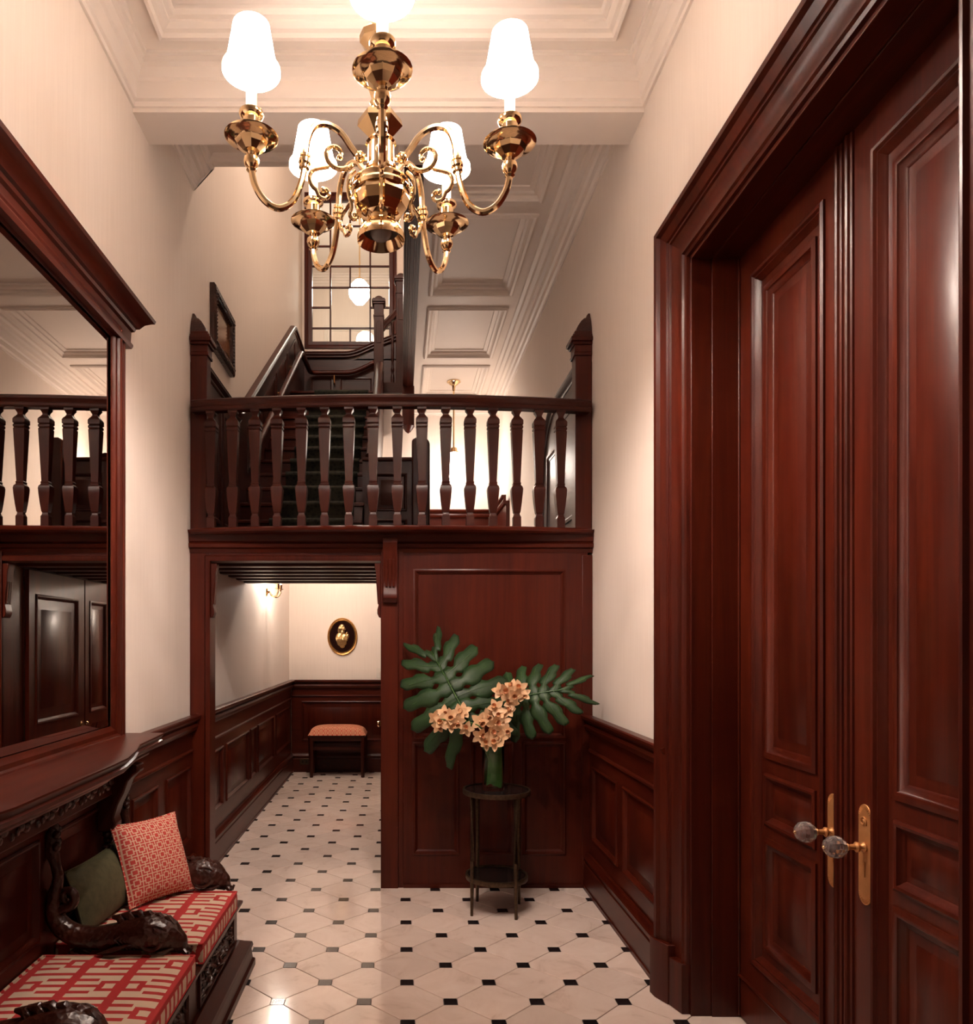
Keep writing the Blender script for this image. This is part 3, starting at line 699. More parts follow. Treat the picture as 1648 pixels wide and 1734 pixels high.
# ================================================================== THINGS
# ---- gallery balustrade
bl = thing('balustrade', 'dark bowed balustrade of square tapered balusters along the gallery', 'balustrade', (0,0,0))
BP = [(.0235,0),(.0235,.058),(.020,.064),(.017,.072),(.0165,.080),(.020,.086),(.021,.092),(.026,.130),(.032,.190),(.034,.222),(.031,.236),(.024,.244),(.022,.250),(.024,.258),(.020,.264),(.033,.570),(.029,.576),(.034,.582),(.034,.592),(.029,.598),(.035,.604),(.035,.626),(.030,.636),(.022,.646),(.016,.656),(.016,.664),(.022,.676),(.027,.684),(.027,.700)]
pxs = [358,395,432.6,469.7,511,550,591,632,673,714.5,755,796,835,875,912.5,949]
b0 = None
for i, px in enumerate(pxs):
    x = (px-VPX)*(YF-.1)/FPX; y = YF-.045-bow(x)*.9; x = (px-VPX)*y/FPX
    if b0 is None: b0 = MB().lathe([(r*1.414, z) for r, z in BP], 4, rot=PI/4).build('baluster', 'dark_z', bl, ang=28); b0.location = (x, y, 2.174)
    else: share(b0, bl, (x, y, 2.174))
HR = [(0,-.030),(.008,-.038),(.022,-.040),(.028,-.034),(.036,-.036),(.050,-.044),(.064,-.040),(.074,-.026),(.080,0),(.074,.026),(.064,.040),(.050,.044),(.036,.036),(.028,.034),(.022,.040),(.008,.038),(0,.030)]
hp = [(x, y+.0, z) for x, y, z in bowed(2.870, .0, 24)]
hp = [(x, YF-.045-max(bow(x),0)*.9, z) for x, y, z in hp]
MB().sweep(HR, rev(hp), (0,0,1), pclosed=True).build('handrail', 'dark_x', bl, ang=30)
def gallery_post(x0, x1, y0, y1, side):
    m = MB().box(x0, x1, y0, y1, 2.10, 3.30); p = m.build('newel_post', 'wood_z', bl, bevel=.004)
    m = MB(); xi = x1 if side < 0 else x0
    def blk(e, z0, z1): m.box(x0-(e if side > 0 else 0), x1+(e if side < 0 else 0), y0-e, y1+e, z0, z1)
    blk(.010, 3.235, 3.255); blk(.006, 3.255, 3.30); blk(.018, 3.30, 3.318); blk(.030, 3.318, 3.345); blk(.018, 3.345, 3.362); blk(.006, 3.362, 3.385)
    m.build('post_cap', 'wood_z', p, bevel=.004)
    f = MB(); fx = x0 if side < 0 else x1
    pr = [(.096,3.385),(.092,3.40),(.080,3.425),(.060,3.455),(.040,3.475),(.026,3.482),(.022,3.495),(.012,3.51),(.0,3.512)]
    vs = []
    yc = (y0+y1)/2
    for r, z in pr:
        w = r*(-side); vs += [(fx, yc-r*.52, z), (fx+w, yc-r*.52, z), (fx+w, yc+r*.52, z), (fx, yc+r*.52, z)]
    f.add(vs, [(i*4+k, i*4+(k+1) % 4, i*4+4+(k+1) % 4, i*4+4+k) for i in range(len(pr)-1) for k in range(4)]+[(0,1,2,3)])
    f.build('carved_finial', 'carved', p)
gallery_post(WL+.003, WL+.103, YF-.005, YF+.095, -1)
gallery_post(WR-.103, WR-.003, YF-.005, YF+.095, 1)

# ---- staircase
st = thing('staircase', 'dark wooden staircase climbing to the stair window', 'staircase', (0,0,0))
SX0, SX1 = WL+.032, -.285
for i in range(12):
    y = YS0+i*GO; z = ZS0+i*RI
    tr = MB().box(SX0, SX1, y-.018, y+GO+.01 if i < 11 else YW-.035, z-.030, z).build('tread', 'wood_x', st, bevel=.008)
    MB().box(SX0, SX1, y, y+.02, z-RI, z-.030).build('riser', 'wood_x', st)
MB().add([(SX0,6.42,2.34),(SX1,6.42,2.34),(SX1,8.9,3.95),(SX0,8.9,3.95),(SX0,6.42,2.40),(SX1,6.42,2.40),(SX1,8.9,4.0),(SX0,8.9,4.0)], [(0,1,2,3),(4,5,6,7),(0,1,5,4),(1,2,6,5),(2,3,7,6),(3,0,4,7)]).build('stair_soffit', 'plaster', st)
# closed balustrade on the open side
FB = FXm(-.20)
MB().prism([(6.0,2.16),(6.0,2.90),(6.12,2.90),(8.62,4.56),(8.9,4.56),(8.9,3.9),(6.42,2.30),(6.42,2.16)], FB, 0, .07).build('closed_string', 'dark_y', st)
MB().sweep(HR, curve_corner([(-.235,6.02,2.90),(-.235,6.16,2.92),(-.235,8.62,4.56)], .06), Vector((0,-SL,1)).normalized(), pclosed=True).build('string_cap', 'dark_y', st, ang=30)
wr_path = curve_corner([(-1.165,6.25,3.10),(-1.165,8.98,4.88),(-1.165,YW-.11,4.95),(-.62,YW-.11,4.95),(-.30,YW-.11,5.10)], .10)
MB().tube(wr_path, .030, 12).build('wall_handrail', 'wood_y', st)
for y in (6.9, 7.8, 8.7):
    z = 3.10+(y-6.25)*(1.78/2.73); MB().tube([(WL+.03,y,z-.09),(-1.19,y,z-.09),(-1.165,y,z-.02)], .009, 8).build('rail_bracket', 'brass_satin', st)
MB().tube([(-.86,YW-.03,4.83),(-.86,YW-.09,4.83),(-.86,YW-.11,4.94)], .009, 8).build('rail_bracket', 'brass_satin', st)
def stair_newel(x, y, z0, h, nm='newel_post'):
    p = MB().box(x-.055, x+.055, y-.055, y+.055, z0, z0+h).build(nm, 'dark_z', st, bevel=.006)
    m = MB()
    for e, a, b in ((.012,h-.02,h),(.022,h,h+.03),(.012,h+.03,h+.045)): m.box(x-.055-e, x+.055+e, y-.055-e, y+.055+e, z0+a, z0+b)
    m.build('newel_cap', 'dark_z', p, bevel=.004)
    MB().box(x-.061, x+.061, y-.061, y+.061, z0+h-.16, z0+h-.14).build('newel_band', 'dark_z', p, bevel=.004)
    MB().ball((x,y,z0+h+.045), .055, 14, 8, (1,1,.85)).build('carved_boss', 'carved', p)
    n = 8
    out = [(x-.028,z0+h-.46),(x+.028,z0+h-.46),(x+.028,z0+h-.24)]+[(x+.028*math.cos(PI*k/n), z0+h-.24+.03*math.sin(PI*k/n)) for k in range(1, n)]+[(x-.028,z0+h-.24)]
    MB().prism(out, FY(y-.055), 0, .006).build('arched_panel', 'dark_z', p, bevel=.003)
stair_newel(-.25, 8.70, 4.10, 1.22)
stair_newel(.0, 8.75, 4.30, 1.30)
up = Vector((.25,0,.30)).normalized()
MB().sweep(HR, [(-.20,8.72,5.02),(.0,8.74,5.24)], Vector((-.66,0,.75)).normalized(), pclosed=True).build('upper_handrail', 'dark_x', st, ang=30)
TB = [(.020,0),(.020,.10),(.012,.12),(.018,.15),(.022,.17),(.012,.20),(.014,.24),(.018,.30),(.018,.44),(.012,.47),(.020,.50),(.012,.53),(.014,.60),(.018,.62),(.018,.70)]
MB().lathe(TB, 12, (-.095,8.73,4.42)).build('turned_baluster', 'dark_z', st)
MB().box(-.195, .02, 8.66, 8.80, 4.30, 4.42).build('upper_string', 'dark_x', st)
# low panelled partition beside the stair foot with a rounded end post
pt = thing('partition', 'low dark panelled partition with a round topped post beside the stairs', 'partition', (0,0,0))
panelwork(FY(6.0), -.30, .085, 2.165, 2.90, .02, [(-.20,.04,2.52,2.80),(-.20,.04,2.22,2.44)], pt, 'dark_z', 'dark_z', back=-.06)
MB().sweep([(0,-.05),(.012,-.056),(.03,-.05),(.04,0),(.03,.05),(.012,.056),(0,.05)], [(.09,6.02,2.90),(-.30,6.02,2.90)], (0,0,1), pclosed=True).build('top_rail', 'dark_x', pt)
na = 10
pp = [(.085,2.165),(.225,2.165),(.225,3.02)]+[(.165+.06*math.cos(PI/2*k/na), 3.02+.06*math.sin(PI/2*k/na)) for k in range(1, na+1)]+[(.12,3.08),(.085,3.06)]
MB().prism(pp, FY(6.08), 0, .14).build('end_post', 'dark_z', pt, bevel=.012)
# carpet runner
m = MB(); prof = []
for i in range(12):
    y = YS0+i*GO; z = ZS0+i*RI
    prof += [(y-.004, z-RI+.012), (y-.008, z-.040), (y-.030, z-.022), (y-.030, z-.004), (y-.022, z+.010), (y-.008, z+.013), (y+GO-.012, z+.013)]
prof += [(YW-.10, ZS0+11*RI+.013)]
cx = -.673; hw = .305
m.add([(cx-hw, y, z) for y, z in prof]+[(cx+hw, y, z) for y, z in prof], [(i, i+1, len(prof)+i+1, len(prof)+i) for i in range(len(prof)-1)])
cr = m.build('carpet_runner', 'carpet', ang=60); md = cr.modifiers.new('t', 'SOLIDIFY'); md.thickness = .010; md.offset = -1
tag(cr, 'dark green patterned carpet runner on the stairs', 'carpet')

# ---- chandelier
CX, CY, CZ = -.065, 2.50, 3.074
ch = thing('chandelier', 'polished brass five armed chandelier with lit fabric shades', 'chandelier', (CX, CY, CZ))
MB().lathe([(.0,-.240),(.054,-.240),(.062,-.250),(.070,-.264),(.077,-.272),(.078,-.258),(.072,-.240),(.058,-.222),(.050,-.212),(.052,-.204),(.060,-.198),(.064,-.192)], 28).build('bottom_cup', 'brass', ch)
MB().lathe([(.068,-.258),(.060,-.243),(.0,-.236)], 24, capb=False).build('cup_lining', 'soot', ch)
MB().ball((0,0,-.240), .036, 16, 10, (1,1,.9)).build('downlight_bulb', 'dark_bulb', ch)
MB().lathe([(.062,-.194),(.084,-.166),(.094,-.136),(.090,-.112)], 9, flat=True, capb=False, capt=False).build('faceted_bowl', 'brass', ch)
MB().lathe([(.084,-.122),(.094,-.119),(.098,-.110),(.094,-.102),(.088,-.100),(.094,-.092),(.094,-.084),(.086,-.076),(.068,-.068),(.050,-.058),(.046,-.050),(.054,-.046),(.054,-.036),(.044,-.030),(.043,.040),(.050,.046),(.046,.054),(.032,.060)], 28, capb=False).build('body', 'brass', ch)
stem = MB().lathe([(.030,.055),(.036,.066),(.074,.105),(.070,.125),(.032,.155)], 6, flat=True).lathe([(.026,.150),(.032,.160),(.026,.170),(.030,.178),(.022,.186)], 20)
stem.lathe([(.020,.184),(.046,.285),(.048,.300),(.024,.318)], 6, flat=True).lathe([(.022,.314),(.030,.322),(.022,.332),(.018,.345)], 20)
stem.lathe([(.016,.340),(.050,.378),(.050,.400),(.016,.435)], 8, flat=True).lathe([(.012,.43),(.012,1.17)], 14).lathe([(.012,1.10),(.03,1.12),(.075,1.17),(.085,1.20),(.085,1.224)], 24)
stem.v = [(x-.058*max(0, z-.05) if z < .5 else x-.058*.45, y, z) for x, y, z in stem.v]
stem.build('stem', 'brass', ch)
# one arm, built along local +x
A0 = [(.050,-.010),(.075,-.012),(.100,.012),(.135,.052),(.180,.068),(.222,.052),(.245,.000),(.252,-.060),(.262,-.125),(.290,-.196),(.335,-.228),(.380,-.212),(.410,-.168),(.420,-.122)]
arm = MB().tube(smooth_path([(x,0,z) for x, z in A0], 5), .0105, 8, up=(0,1,0), rot=PI/8).build('arm', 'brass', ch, ang=30)
m = MB()
m.lathe([(.011,-.026),(.017,-.022),(.017,-.014),(.013,-.012),(.020,-.006),(.020,.006),(.013,.012),(.017,.014),(.017,.022),(.011,.026)], 16, (.253,0,-.066), axis=(-.12,0,1)).build('arm_collar', 'brass', arm)
MB().ball((.072,0,-.012), .018).build('arm_root_ball', 'brass', arm)
def scroll(cx_, cz_, r0, r1, a0, a1, n=18): return [(cx_+(r0+(r1-r0)*k/n)*math.cos(a0+(a1-a0)*k/n), 0, cz_+(r0+(r1-r0)*k/n)*math.sin(a0+(a1-a0)*k/n)) for k in range(n+1)]
s1 = [(.095,0,-.040),(.110,0,-.058)]+scroll(.150,-.022, .048, .012, -2.4, 3.6)
MB().tube(s1, [.008]*10+[.007]*(len(s1)-10), 8, up=(0,1,0)).ball(s1[-1], .011, 10, 6).build('upper_scroll', 'brass', arm)
s2 = [(.175,0,-.066),(.198,0,-.075)]+scroll(.203,-.113,.034,.036,1.3,-1.2,8)[1:]+scroll(.190,-.150,.024,.008,-.4,-5.2)[1:]
MB().tube(s2, .0065, 8, up=(0,1,0)).ball(s2[-1], .010, 10, 6).build('lower_scroll', 'brass', arm)
s3 = [(.088,0,-.060),(.108,0,-.085),(.112,0,-.130),(.100,0,-.170)]+scroll(.090,-.205,.018,.006,.8,-4.2,10)
MB().tube(smooth_path(s3, 3), .006, 8, up=(0,1,0)).ball(s3[-1], .009, 10, 6).build('body_scroll', 'brass', arm)
MB().lathe([(.010,-.100),(.016,-.094),(.012,-.088),(.020,-.080),(.024,-.068),(.022,-.056),(.012,-.048),(.015,-.042),(.012,-.038)], 18, (.42,0,-.034)).build('arm_vase', 'brass', arm)
MB().lathe([(.012,-.042),(.026,-.036),(.044,-.020),(.052,-.006)], 9, (.42,0,-.034), flat=True, capt=False).lathe([(.050,-.008),(.056,-.003),(.070,.001),(.080,.005),(.0825,.008),(.080,.010),(.068,.006),(.030,.006),(.028,.010)], 28, (.42,0,-.034), capb=False).build('drip_pan', 'brass', arm)
MB().lathe([(.028,.008),(.026,.020),(.026,.062),(.034,.068),(.038,.076),(.037,.084),(.028,.088)], 22, (.42,0,-.034)).build('candle_cup', 'brass', arm)
MB().lathe([(.0165,.050),(.0165,.185),(.010,.19)], 16, (.42,0,0)).build('candle_tube', 'candle', arm)
SP = [(.087,.178),(.082,.188),(.077,.202),(.071,.228),(.066,.258),(.060,.290),(.056,.316)]
sh = MB().lathe(SP, 32, (.42,0,0), capb=False, capt=False).lathe([(r-.002, z) for r, z in SP][::-1], 32, (.42,0,0), capb=False, capt=False).build('lamp_shade', 'shade', arm)
MB().lathe([(.0885,.174),(.0885,.186),(.086,.188)], 32, (.42,0,0), capb=False, capt=False).build('shade_trim', 'shade_trim', arm)
def lamp(name, loc, watt, parent, r=.02, col=(1,.84,.75)):
    l = bpy.data.lights.new(name, 'POINT'); l.energy = watt; l.color = col; l.shadow_soft_size = r
    o = bpy.data.objects.new(name, l); C.objects.link(o); o.parent = parent; o.location = loc; return o
lamp('bulb_light', (.42,0,.222), 33, arm)
A00 = -PI/2+.035
arms = [arm]
for k in range(1, 5): arms.append(copy_tree(arm, ch))
for k, a in enumerate(arms): a.rotation_euler = (0, 0, A00+k*2*PI/5)

# ---- pendant over the back of the gallery
px_, py_ = .600, 8.70
pn = thing('pendant_lamp', 'brass rod pendant lamp with lit white cylinder shade behind the gallery', 'lamp', (px_, py_, RC+.044))
zt = 0.0
MB().lathe([(.0,zt),(.075,zt),(.078,zt-.012),(.060,zt-.020),(.052,zt-.034),(.030,zt-.046),(.018,zt-.060),(.016,zt-.10),(.012,zt-.11)], 24).build('canopy', 'brass', pn)
MB().lathe([(.010,zt-.76),(.010,zt-.10)], 12).build('rod', 'brass', pn)
MB().lathe([(.056,zt-.82),(.056,zt-.80),(.040,zt-.79),(.036,zt-.76),(.014,zt-.745)], 20).build('fitter', 'brass', pn)
MB().lathe([(.0,zt-1.09),(.06,zt-1.085),(.088,zt-1.06),(.096,zt-1.02),(.096,zt-.88),(.088,zt-.845),(.058,zt-.815)], 28).build('glass_shade', 'globe', pn)

# ---- sconce in the passage
def sconce(loc, s, label):
    sc = thing('wall_sconce', label, 'lamp', loc, 0 if s > 0 else PI)
    MB().lathe([(.050,0),(.050,.008),(.036,.016),(.020,.020),(.014,.035),(.0,.04)], 20, axis=(1,0,0)).build('back_plate', 'brass', sc)
    for s_ in (-1, 1):
        a = MB().tube(smooth_path([(.03,0,0),(.06,s_*.03,-.045),(.10,s_*.06,-.05),(.125,s_*.08,-.01),(.125,s_*.08,.02)], 5), .007, 8).build('sconce_arm', 'brass', sc)
        MB().lathe([(.010,.015),(.030,.022),(.030,.026),(.014,.028),(.016,.060),(.020,.066)], 16, (.125,s_*.08,0)).build('candle_cup', 'brass', a)
        MB().lathe([(.010,.064),(.010,.10)], 12, (.125,s_*.08,0)).build('candle_tube', 'candle', a)
        MB().ball((.125,s_*.08,.130), .026, 14, 8, (1,1,1.4)).build('light_bulb', 'bulb', a)
sconce((WL, 7.30, 1.97), 1, 'small brass two light sconce on the cream passage wall')
pl_ = thing('added_passage_light', 'added unseen globe light under the stairs that brightens the passage', 'lamp', (-.72, 7.60, 3.10))  # extra light out of view, added to brighten the passage
MB().lathe([(.06,.0),(.06,-.03),(.012,-.04),(.012,-.16),(.05,-.17)], 18).build('stem', 'brass', pl_)
MB().ball((0,0,-.26), .10, 20, 12).build('globe', 'globe4', pl_)

# ---- globe lamp beyond the window, and the stairwell lamp
gl = thing('globe_lamp', 'white opal globe lamp hanging beyond the stair window', 'lamp', (-.62, 11.5, 7.9))
MB().lathe([(.06,0),(.06,-.03),(.012,-.05),(.012,-.95),(.06,-.97),(.065,-1.0)], 18).build('rod', 'brass', gl)
MB().lathe([(.0,-1.36),(.07,-1.34),(.15,-1.24),(.165,-1.16),(.14,-1.08),(.07,-1.0)], 26).build('globe', 'globe2', gl)
sw = thing('stairwell_lamp', 'brass and opal glass ceiling lamp high in the stairwell', 'lamp', (-.65, 6.0, 8.0))
MB().lathe([(.08,0),(.08,-.03),(.012,-.05),(.012,-.84),(.07,-.86)], 18).build('rod', 'brass', sw)
MB().ball((0,0,-1.02), .17, 24, 14).build('globe', 'globe3', sw)

# ---- big mirror with cornice, and the shelf below it
mr = thing('wall_mirror', 'large mahogany framed mirror with moulded cornice above the bench shelf', 'mirror', (WL, 2.8, 1.08))
def inv(o, loc): 
    o.matrix_parent_inverse = Matrix.Translation(-Vector(loc)); return o
ML = (WL, 2.8, 1.08)
GY0, GY1, GZ0, GZ1 = 2.31, 3.35, 1.125, 2.83
FM = [(-.125,0),(-.125,.030),(-.118,.038),(-.104,.040),(-.096,.034),(-.070,.034),(-.064,.044),(-.050,.048),(-.040,.042),(-.034,.032),(-.018,.030),(-.010,.022),(.002,.016)]
inv(MB().rings(FL, (GY0,GY1,GZ0,GZ1), FM, cap=False).build('mirror_frame', 'wood_z', mr, ang=25), ML)
CO = [(0,0),(0,.045),(.012,.050),(.020,.050),(.030,.042),(.075,.044),(.082,.056),(.095,.060),(.100,.072),(.125,.090),(.140,.112),(.146,.126),(.160,.130),(.162,0)]
inv(MB().sweep(CO, [(WL,GY1+.127,2.84),(WL+.002,GY1+.127,2.84),(WL+.002,GY0-.127,2.84),(WL,GY0-.127,2.84)], (0,0,1)).build('cornice', 'wood_y', mr, ang=25), ML)
inv(MB().rings(FL, (GY0,GY1,GZ0,GZ1), [(0,.010),(.035,.0135)]).build('mirror_glass', 'mirror', mr, ang=1), ML)
sf = thing('mantel_shelf', 'deep moulded mahogany shelf under the big mirror', 'shelf', (WL, 2.75, .78))
SLc = (WL, 2.75, .78)
SH = [(WL+WT,1.70),(WL+.20,1.72),(WL+.27,1.80),(WL+.29,1.95),(WL+.29,2.60),(WL+.285,2.76),(WL+.25,2.95),(WL+.205,3.12),(WL+.195,3.34),(WL+.185,3.50),(WL+WT,3.50)]
front = SH[1:-1]
SPf = [(0,-.05),(0,.0),(.010,.010),(.022,.012),(.028,.004),(.036,.006),(.048,.016),(.054,.016),(.056,.010),(.056,-.05)]
m = MB(); m.sweep([(a, b) for a, b in SPf], [(x, y, 1.024) for x, y in reversed(front)], (0,0,1), pclosed=True)
m.prism([(x, y) for x, y in SH], lambda u, v, w: (u, v, w), 1.030, 1.079)
inv(m.build('shelf_board', 'wood_y', sf, ang=30), SLc)
fr2 = [(WL+(x-WL)*.80 if x > WL+.03 else x, y-.03 if y > 3.3 else y) for x, y in SH]
m = MB(); m.prism(fr2, lambda u, v, w: (u, v, w), .985, 1.030); inv(m.build('bed_mould', 'wood_y', sf, bevel=.010, seg=3), SLc)
m = MB(); m.box(WL+WT, WL+.085, 1.75, 3.42, .86, .985); inv(m.build('frieze', 'wood_y', sf, bevel=.006), SLc)
cv = MB(); rnd = random.Random(3)
for k in range(46):
    y = 1.80+1.54*k/45; z = .922+.022*math.sin(k*1.25)
    cv.ball((WL+.087, y, z), .016, 8, 5, (.5, 1.5, .9))
    cv.ball((WL+.087, y+.012, .922-.03*math.sin(k*1.25)), .010, 7, 4, (.6, 1.2, 1.4))
inv(cv.build('carved_leaf_band', 'carved', sf), SLc)
CB = [(0,0),(.17,0),(.172,.03),(.150,.045),(.128,.07),(.110,.12),(.085,.17),(.070,.22),(.078,.25),(.066,.275),(.03,.28),(0,.28)]
for yb in (3.22, 2.06):
    cbk = inv(MB().prism([(a, .985-b) for a, b in CB], lambda u, v, w: (WL+WT+u, w, v), yb-.04, yb+.04).build('corbel', 'dark_z', sf, bevel=.007), SLc)
    dr = MB()
    for k in range(7): dr.ball((WL+WT+.03, yb+.012*math.sin(k*2.1), .690-.026*k), .026-.002*k, 9, 6, (.9,1,.8))
    inv(dr.build('carved_drop', 'carved', sf), SLc)

# ---- carved bench with dolphin arms
BY0, BY1 = 1.985, 3.485
bn = thing('hall_bench', 'carved mahogany bench with dolphin arms against the left wall', 'bench', (-1.0, 2.735, 0))
BLc = (-1.0, 2.735, 0)
XFb = -.745
inv(MB().box(WL+.045, XFb, BY0, BY1, .10, .315).build('seat_box', 'dark_y', bn, bevel=.004), BLc)
m = MB().sweep([(0,0),(0,.070),(.03,.070),(.038,.060),(.085,.055),(.095,.062),(.112,.058),(.125,.030),(.135,.012),(.135,0)], [(WL+.06,BY1,0),(XFb,BY1,0),(XFb,BY0,0),(WL+.06,BY0,0)], (0,0,1))
inv(m.build('plinth', 'dark_y', bn, ang=25), BLc)
inv(MB().sweep([(0,0),(0,.012),(.010,.022),(.020,.022),(.026,.010),(.026,0)], [(WL+.06,BY1,.292),(XFb,BY1,.292),(XFb,BY0,.292),(WL+.06,BY0,.292)], (0,0,1)).build('seat_rail', 'dark_y', bn, ang=25), BLc)
for y0, y1 in ((2.09,2.66),(2.81,3.38)):
    F = lambda u, v, w: (XFb+w, u, v)
    inv(MB().rings(F, (y0,y1,.15,.285), [(0,0),(0,.010),(.008,.012),(.014,.002),(.014,.001)], cap=False).build('panel_moulding', 'dark_y', bn), BLc)
    cv = MB(); rnd = random.Random(int(y0*100))
    for k in range(64):
        u = y0+.03+(y1-y0-.06)*rnd.random(); v = .17+.10*rnd.random(); a = rnd.random()*6.28; L = .018+.016*rnd.random()
        cv.tube([(XFb+.002,u-L*math.cos(a),v-L*.7*math.sin(a)),(XFb+.009,u,v),(XFb+.002,u+L*math.cos(a+.7),v+L*.7*math.sin(a+.7))], [.003,.008,.003], 6, up=(1,0,0))
    inv(cv.build('carved_panel', 'carved', bn), BLc)
DP = [(-1.238,.845),(-1.246,.80),(-1.246,.755),(-1.232,.70),(-1.224,.65),(-1.236,.59),(-1.238,.535),(-1.215,.485),(-1.165,.452),(-1.10,.440),(-1.02,.445),(-.95,.458),(-.89,.462),(-.84,.450),(-.80,.425),(-.775,.398)]
DR = [(.010,.012),(.022,.024),(.026,.022),(.018,.018),(.019,.020),(.024,.026),(.030,.032),(.036,.036),(.038,.038),(.040,.042),(.046,.050),(.058,.066),(.066,.076),(.060,.066),(.042,.038),(.020,.016)]
DC = (-1.0, 0, .0)
am = MB().tube(smooth_path([(x+1.0,0,z) for x, z in DP], 4), lerp_list(DR, 4), 16, up=(0,1,0)).build('dolphin_arm', 'carved', bn, ang=60)
X = lambda x: x+1.0
cu = [(X(-1.236),0,.530),(X(-1.200),0,.548)]+[(X(-1.190+(.030-.018*k/14)*math.cos(-1.4+k*.45)), 0, .585+(.034-.020*k/14)*math.sin(-1.4+k*.45)) for k in range(15)]
MB().tube(cu, [.022]+[.020-.010*k/(len(cu)-1) for k in range(1, len(cu))], 10, up=(0,1,0)).build('tail_curl', 'carved', am)
dt = MB()
for s_ in (-1, 1):
    dt.tube([(X(-.90),s_*.030,.505),(X(-.86),s_*.055,.485),(X(-.82),s_*.050,.455)], [.006,.014,.006], 8)                # brow
    dt.tube([(X(-.94),s_*.052,.440),(X(-1.0),s_*.066,.425),(X(-1.06),s_*.060,.405)], [(.010,.004),(.026,.007),(.004,.003)], 8)   # fin
    for k in range(4): dt.tube([(X(-.93-.012*k),s_*.046,.490-.004*k),(X(-.955-.014*k),s_*.060,.455),(X(-.935-.012*k),s_*.052,.418)], [.003,.007,.003], 6)   # gill ridges
    dt.tube([(X(-.79),s_*.018,.418),(X(-.83),s_*.050,.408),(X(-.88),s_*.056,.404)], [.006,.009,.004], 8)                # lip
    dt.tube([(X(-.775),s_*.010,.402),(X(-.755),s_*.020,.388),(X(-.75),s_*.026,.402)], [.010,.010,.005], 8)               # curled snout
for s_ in (-1, 1):      # carved volute and scale rows on the head
    dt.tube([(X(-.868+(.052-.030*k/22)*math.cos(.3+k*.36)), s_*(.046+.018*math.sin(PI*k/24)), .456+(.052-.030*k/22)*math.sin(.3+k*.36)) for k in range(23)], [.004+.0035*math.sin(PI*k/22) for k in range(23)], 7)
    for r_ in range(5):
        dt.tube([(X(-.965-.028*r_), s_*(.040-.002*r_), .488-.006*r_), (X(-.985-.028*r_), s_*(.053-.003*r_), .462-.004*r_), (X(-.968-.028*r_), s_*(.046-.003*r_), .430)], [.003,.007,.003], 6)
for k in range(6): dt.tube([(X(-.99+.035*k),0,.492+.018*math.sin(k*.7)),(X(-1.005+.035*k),0,.514+.014*math.sin(k*.7)),(X(-1.03+.035*k),0,.514+.014*math.sin(k*.7))], [.020,.015,.006], 8)
dt.build('carved_detail', 'carved', am)
tf = MB()
for k in range(7): tf.ball((X(-1.236+.006*(k % 3)),.012*math.sin(k*2.2),.838-.014*k), .017, 8, 5)
tf.build('tail_fluke', 'carved', am)
ey = MB()
for s_ in (-1, 1): ey.ball((X(-.862),s_*.052,.462), .011, 10, 6)
ey.build('eye', 'stone_black', am)
ll = MB()
for k in range(9):
    a = -1.1+2.2*k/8
    ll.tube([(X(-1.20),.0,.36),(X(-1.17+.02*math.cos(a)),.035*math.sin(a),.395),(X(-1.14+.03*math.cos(a)),.06*math.sin(a),.385)], [.012,.010,.003], 7)
ll.build('acanthus_leaf', 'carved', am)
arms_b = [am, copy_tree(am, bn), copy_tree(am, bn)]
for o, yy_ in zip(arms_b, (3.425, 2.735, 2.045)): o.location = (0, yy_-2.735, 0)
# seat cushions
def box_cushion(name, x0, x1, y0, y1, z0, z1, mat, label, off):
    nx, ny = 14, 14; m = MB()
    cxm, cym = (x0+x1)/2, (y0+y1)/2
    def prof(i, n): return -1+2*i/n
    def P(a, b, top):
        ex = 1-max(abs(a), abs(b))**6
        rx = .008 if top else .008
        z = (z1-.006+.010*ex) if top else z0
        sx = (x1-x0)/2-(.003 if abs(a) == 1 else 0); return (cxm+a*(x1-x0)/2, cym+b*(y1-y0)/2, z)
    vs = [P(prof(i,nx), prof(j,ny), True) for i in range(nx+1) for j in range(ny+1)]
    fs = [(i*(ny+1)+j, (i+1)*(ny+1)+j, (i+1)*(ny+1)+j+1, i*(ny+1)+j+1) for i in range(nx) for j in range(ny)]
    m.add(vs, fs)
    per = [(i,0) for i in range(nx)]+[(nx,j) for j in range(ny)]+[(i,ny) for i in range(nx,0,-1)]+[(0,j) for j in range(ny,0,-1)]
    o = len(m.v)
    lev = [(z1-.006, 1.0), (z1-.02, 1.006), ((z0+z1)/2, 1.010), (z0+.012, 1.006), (z0, .99)]
    for z, s in lev:
        m.v += [(cxm+prof(i,nx)*(x1-x0)/2*s, cym+prof(j,ny)*(y1-y0)/2*s, z) for i, j in per]
    n = len(per)
    for k in range(len(lev)-1): m.f += [[o+k*n+i, o+k*n+(i+1) % n, o+(k+1)*n+(i+1) % n, o+(k+1)*n+i] for i in range(n)]
    m.f.append([o+(len(lev)-1)*n+i for i in range(n)])
    def uv(p):
        x, y, z = p
        u, v = x-x1, y-y0+off
        d = max(0, z1-.006-z)
        if d > .001:
            if abs(x-x1) < .012: u = d
            elif abs(y-y0) < .012: v = off-d
            elif abs(y-y1) < .012: v = y1-y0+off+d
            else: u = x0-x1-d
        return (u, v)
    b = m.build(name, mat, None, 50, uv=uv)
    pip = MB()
    for z in (z1-.004, z0+.006):
        c = [(x0,y0,z),(x1,y0,z),(x1,y1,z),(x0,y1,z)]
        for a, b2 in zip(c, c[1:]+c[:1]): pip.tube([a, b2], .004, 6)
    pip.build('piping', mat, b, uv=lambda p: (p[0]-x1, p[1]-y0+off))
    return tag(b, label, 'cushion', 'seat cushions of the bench')
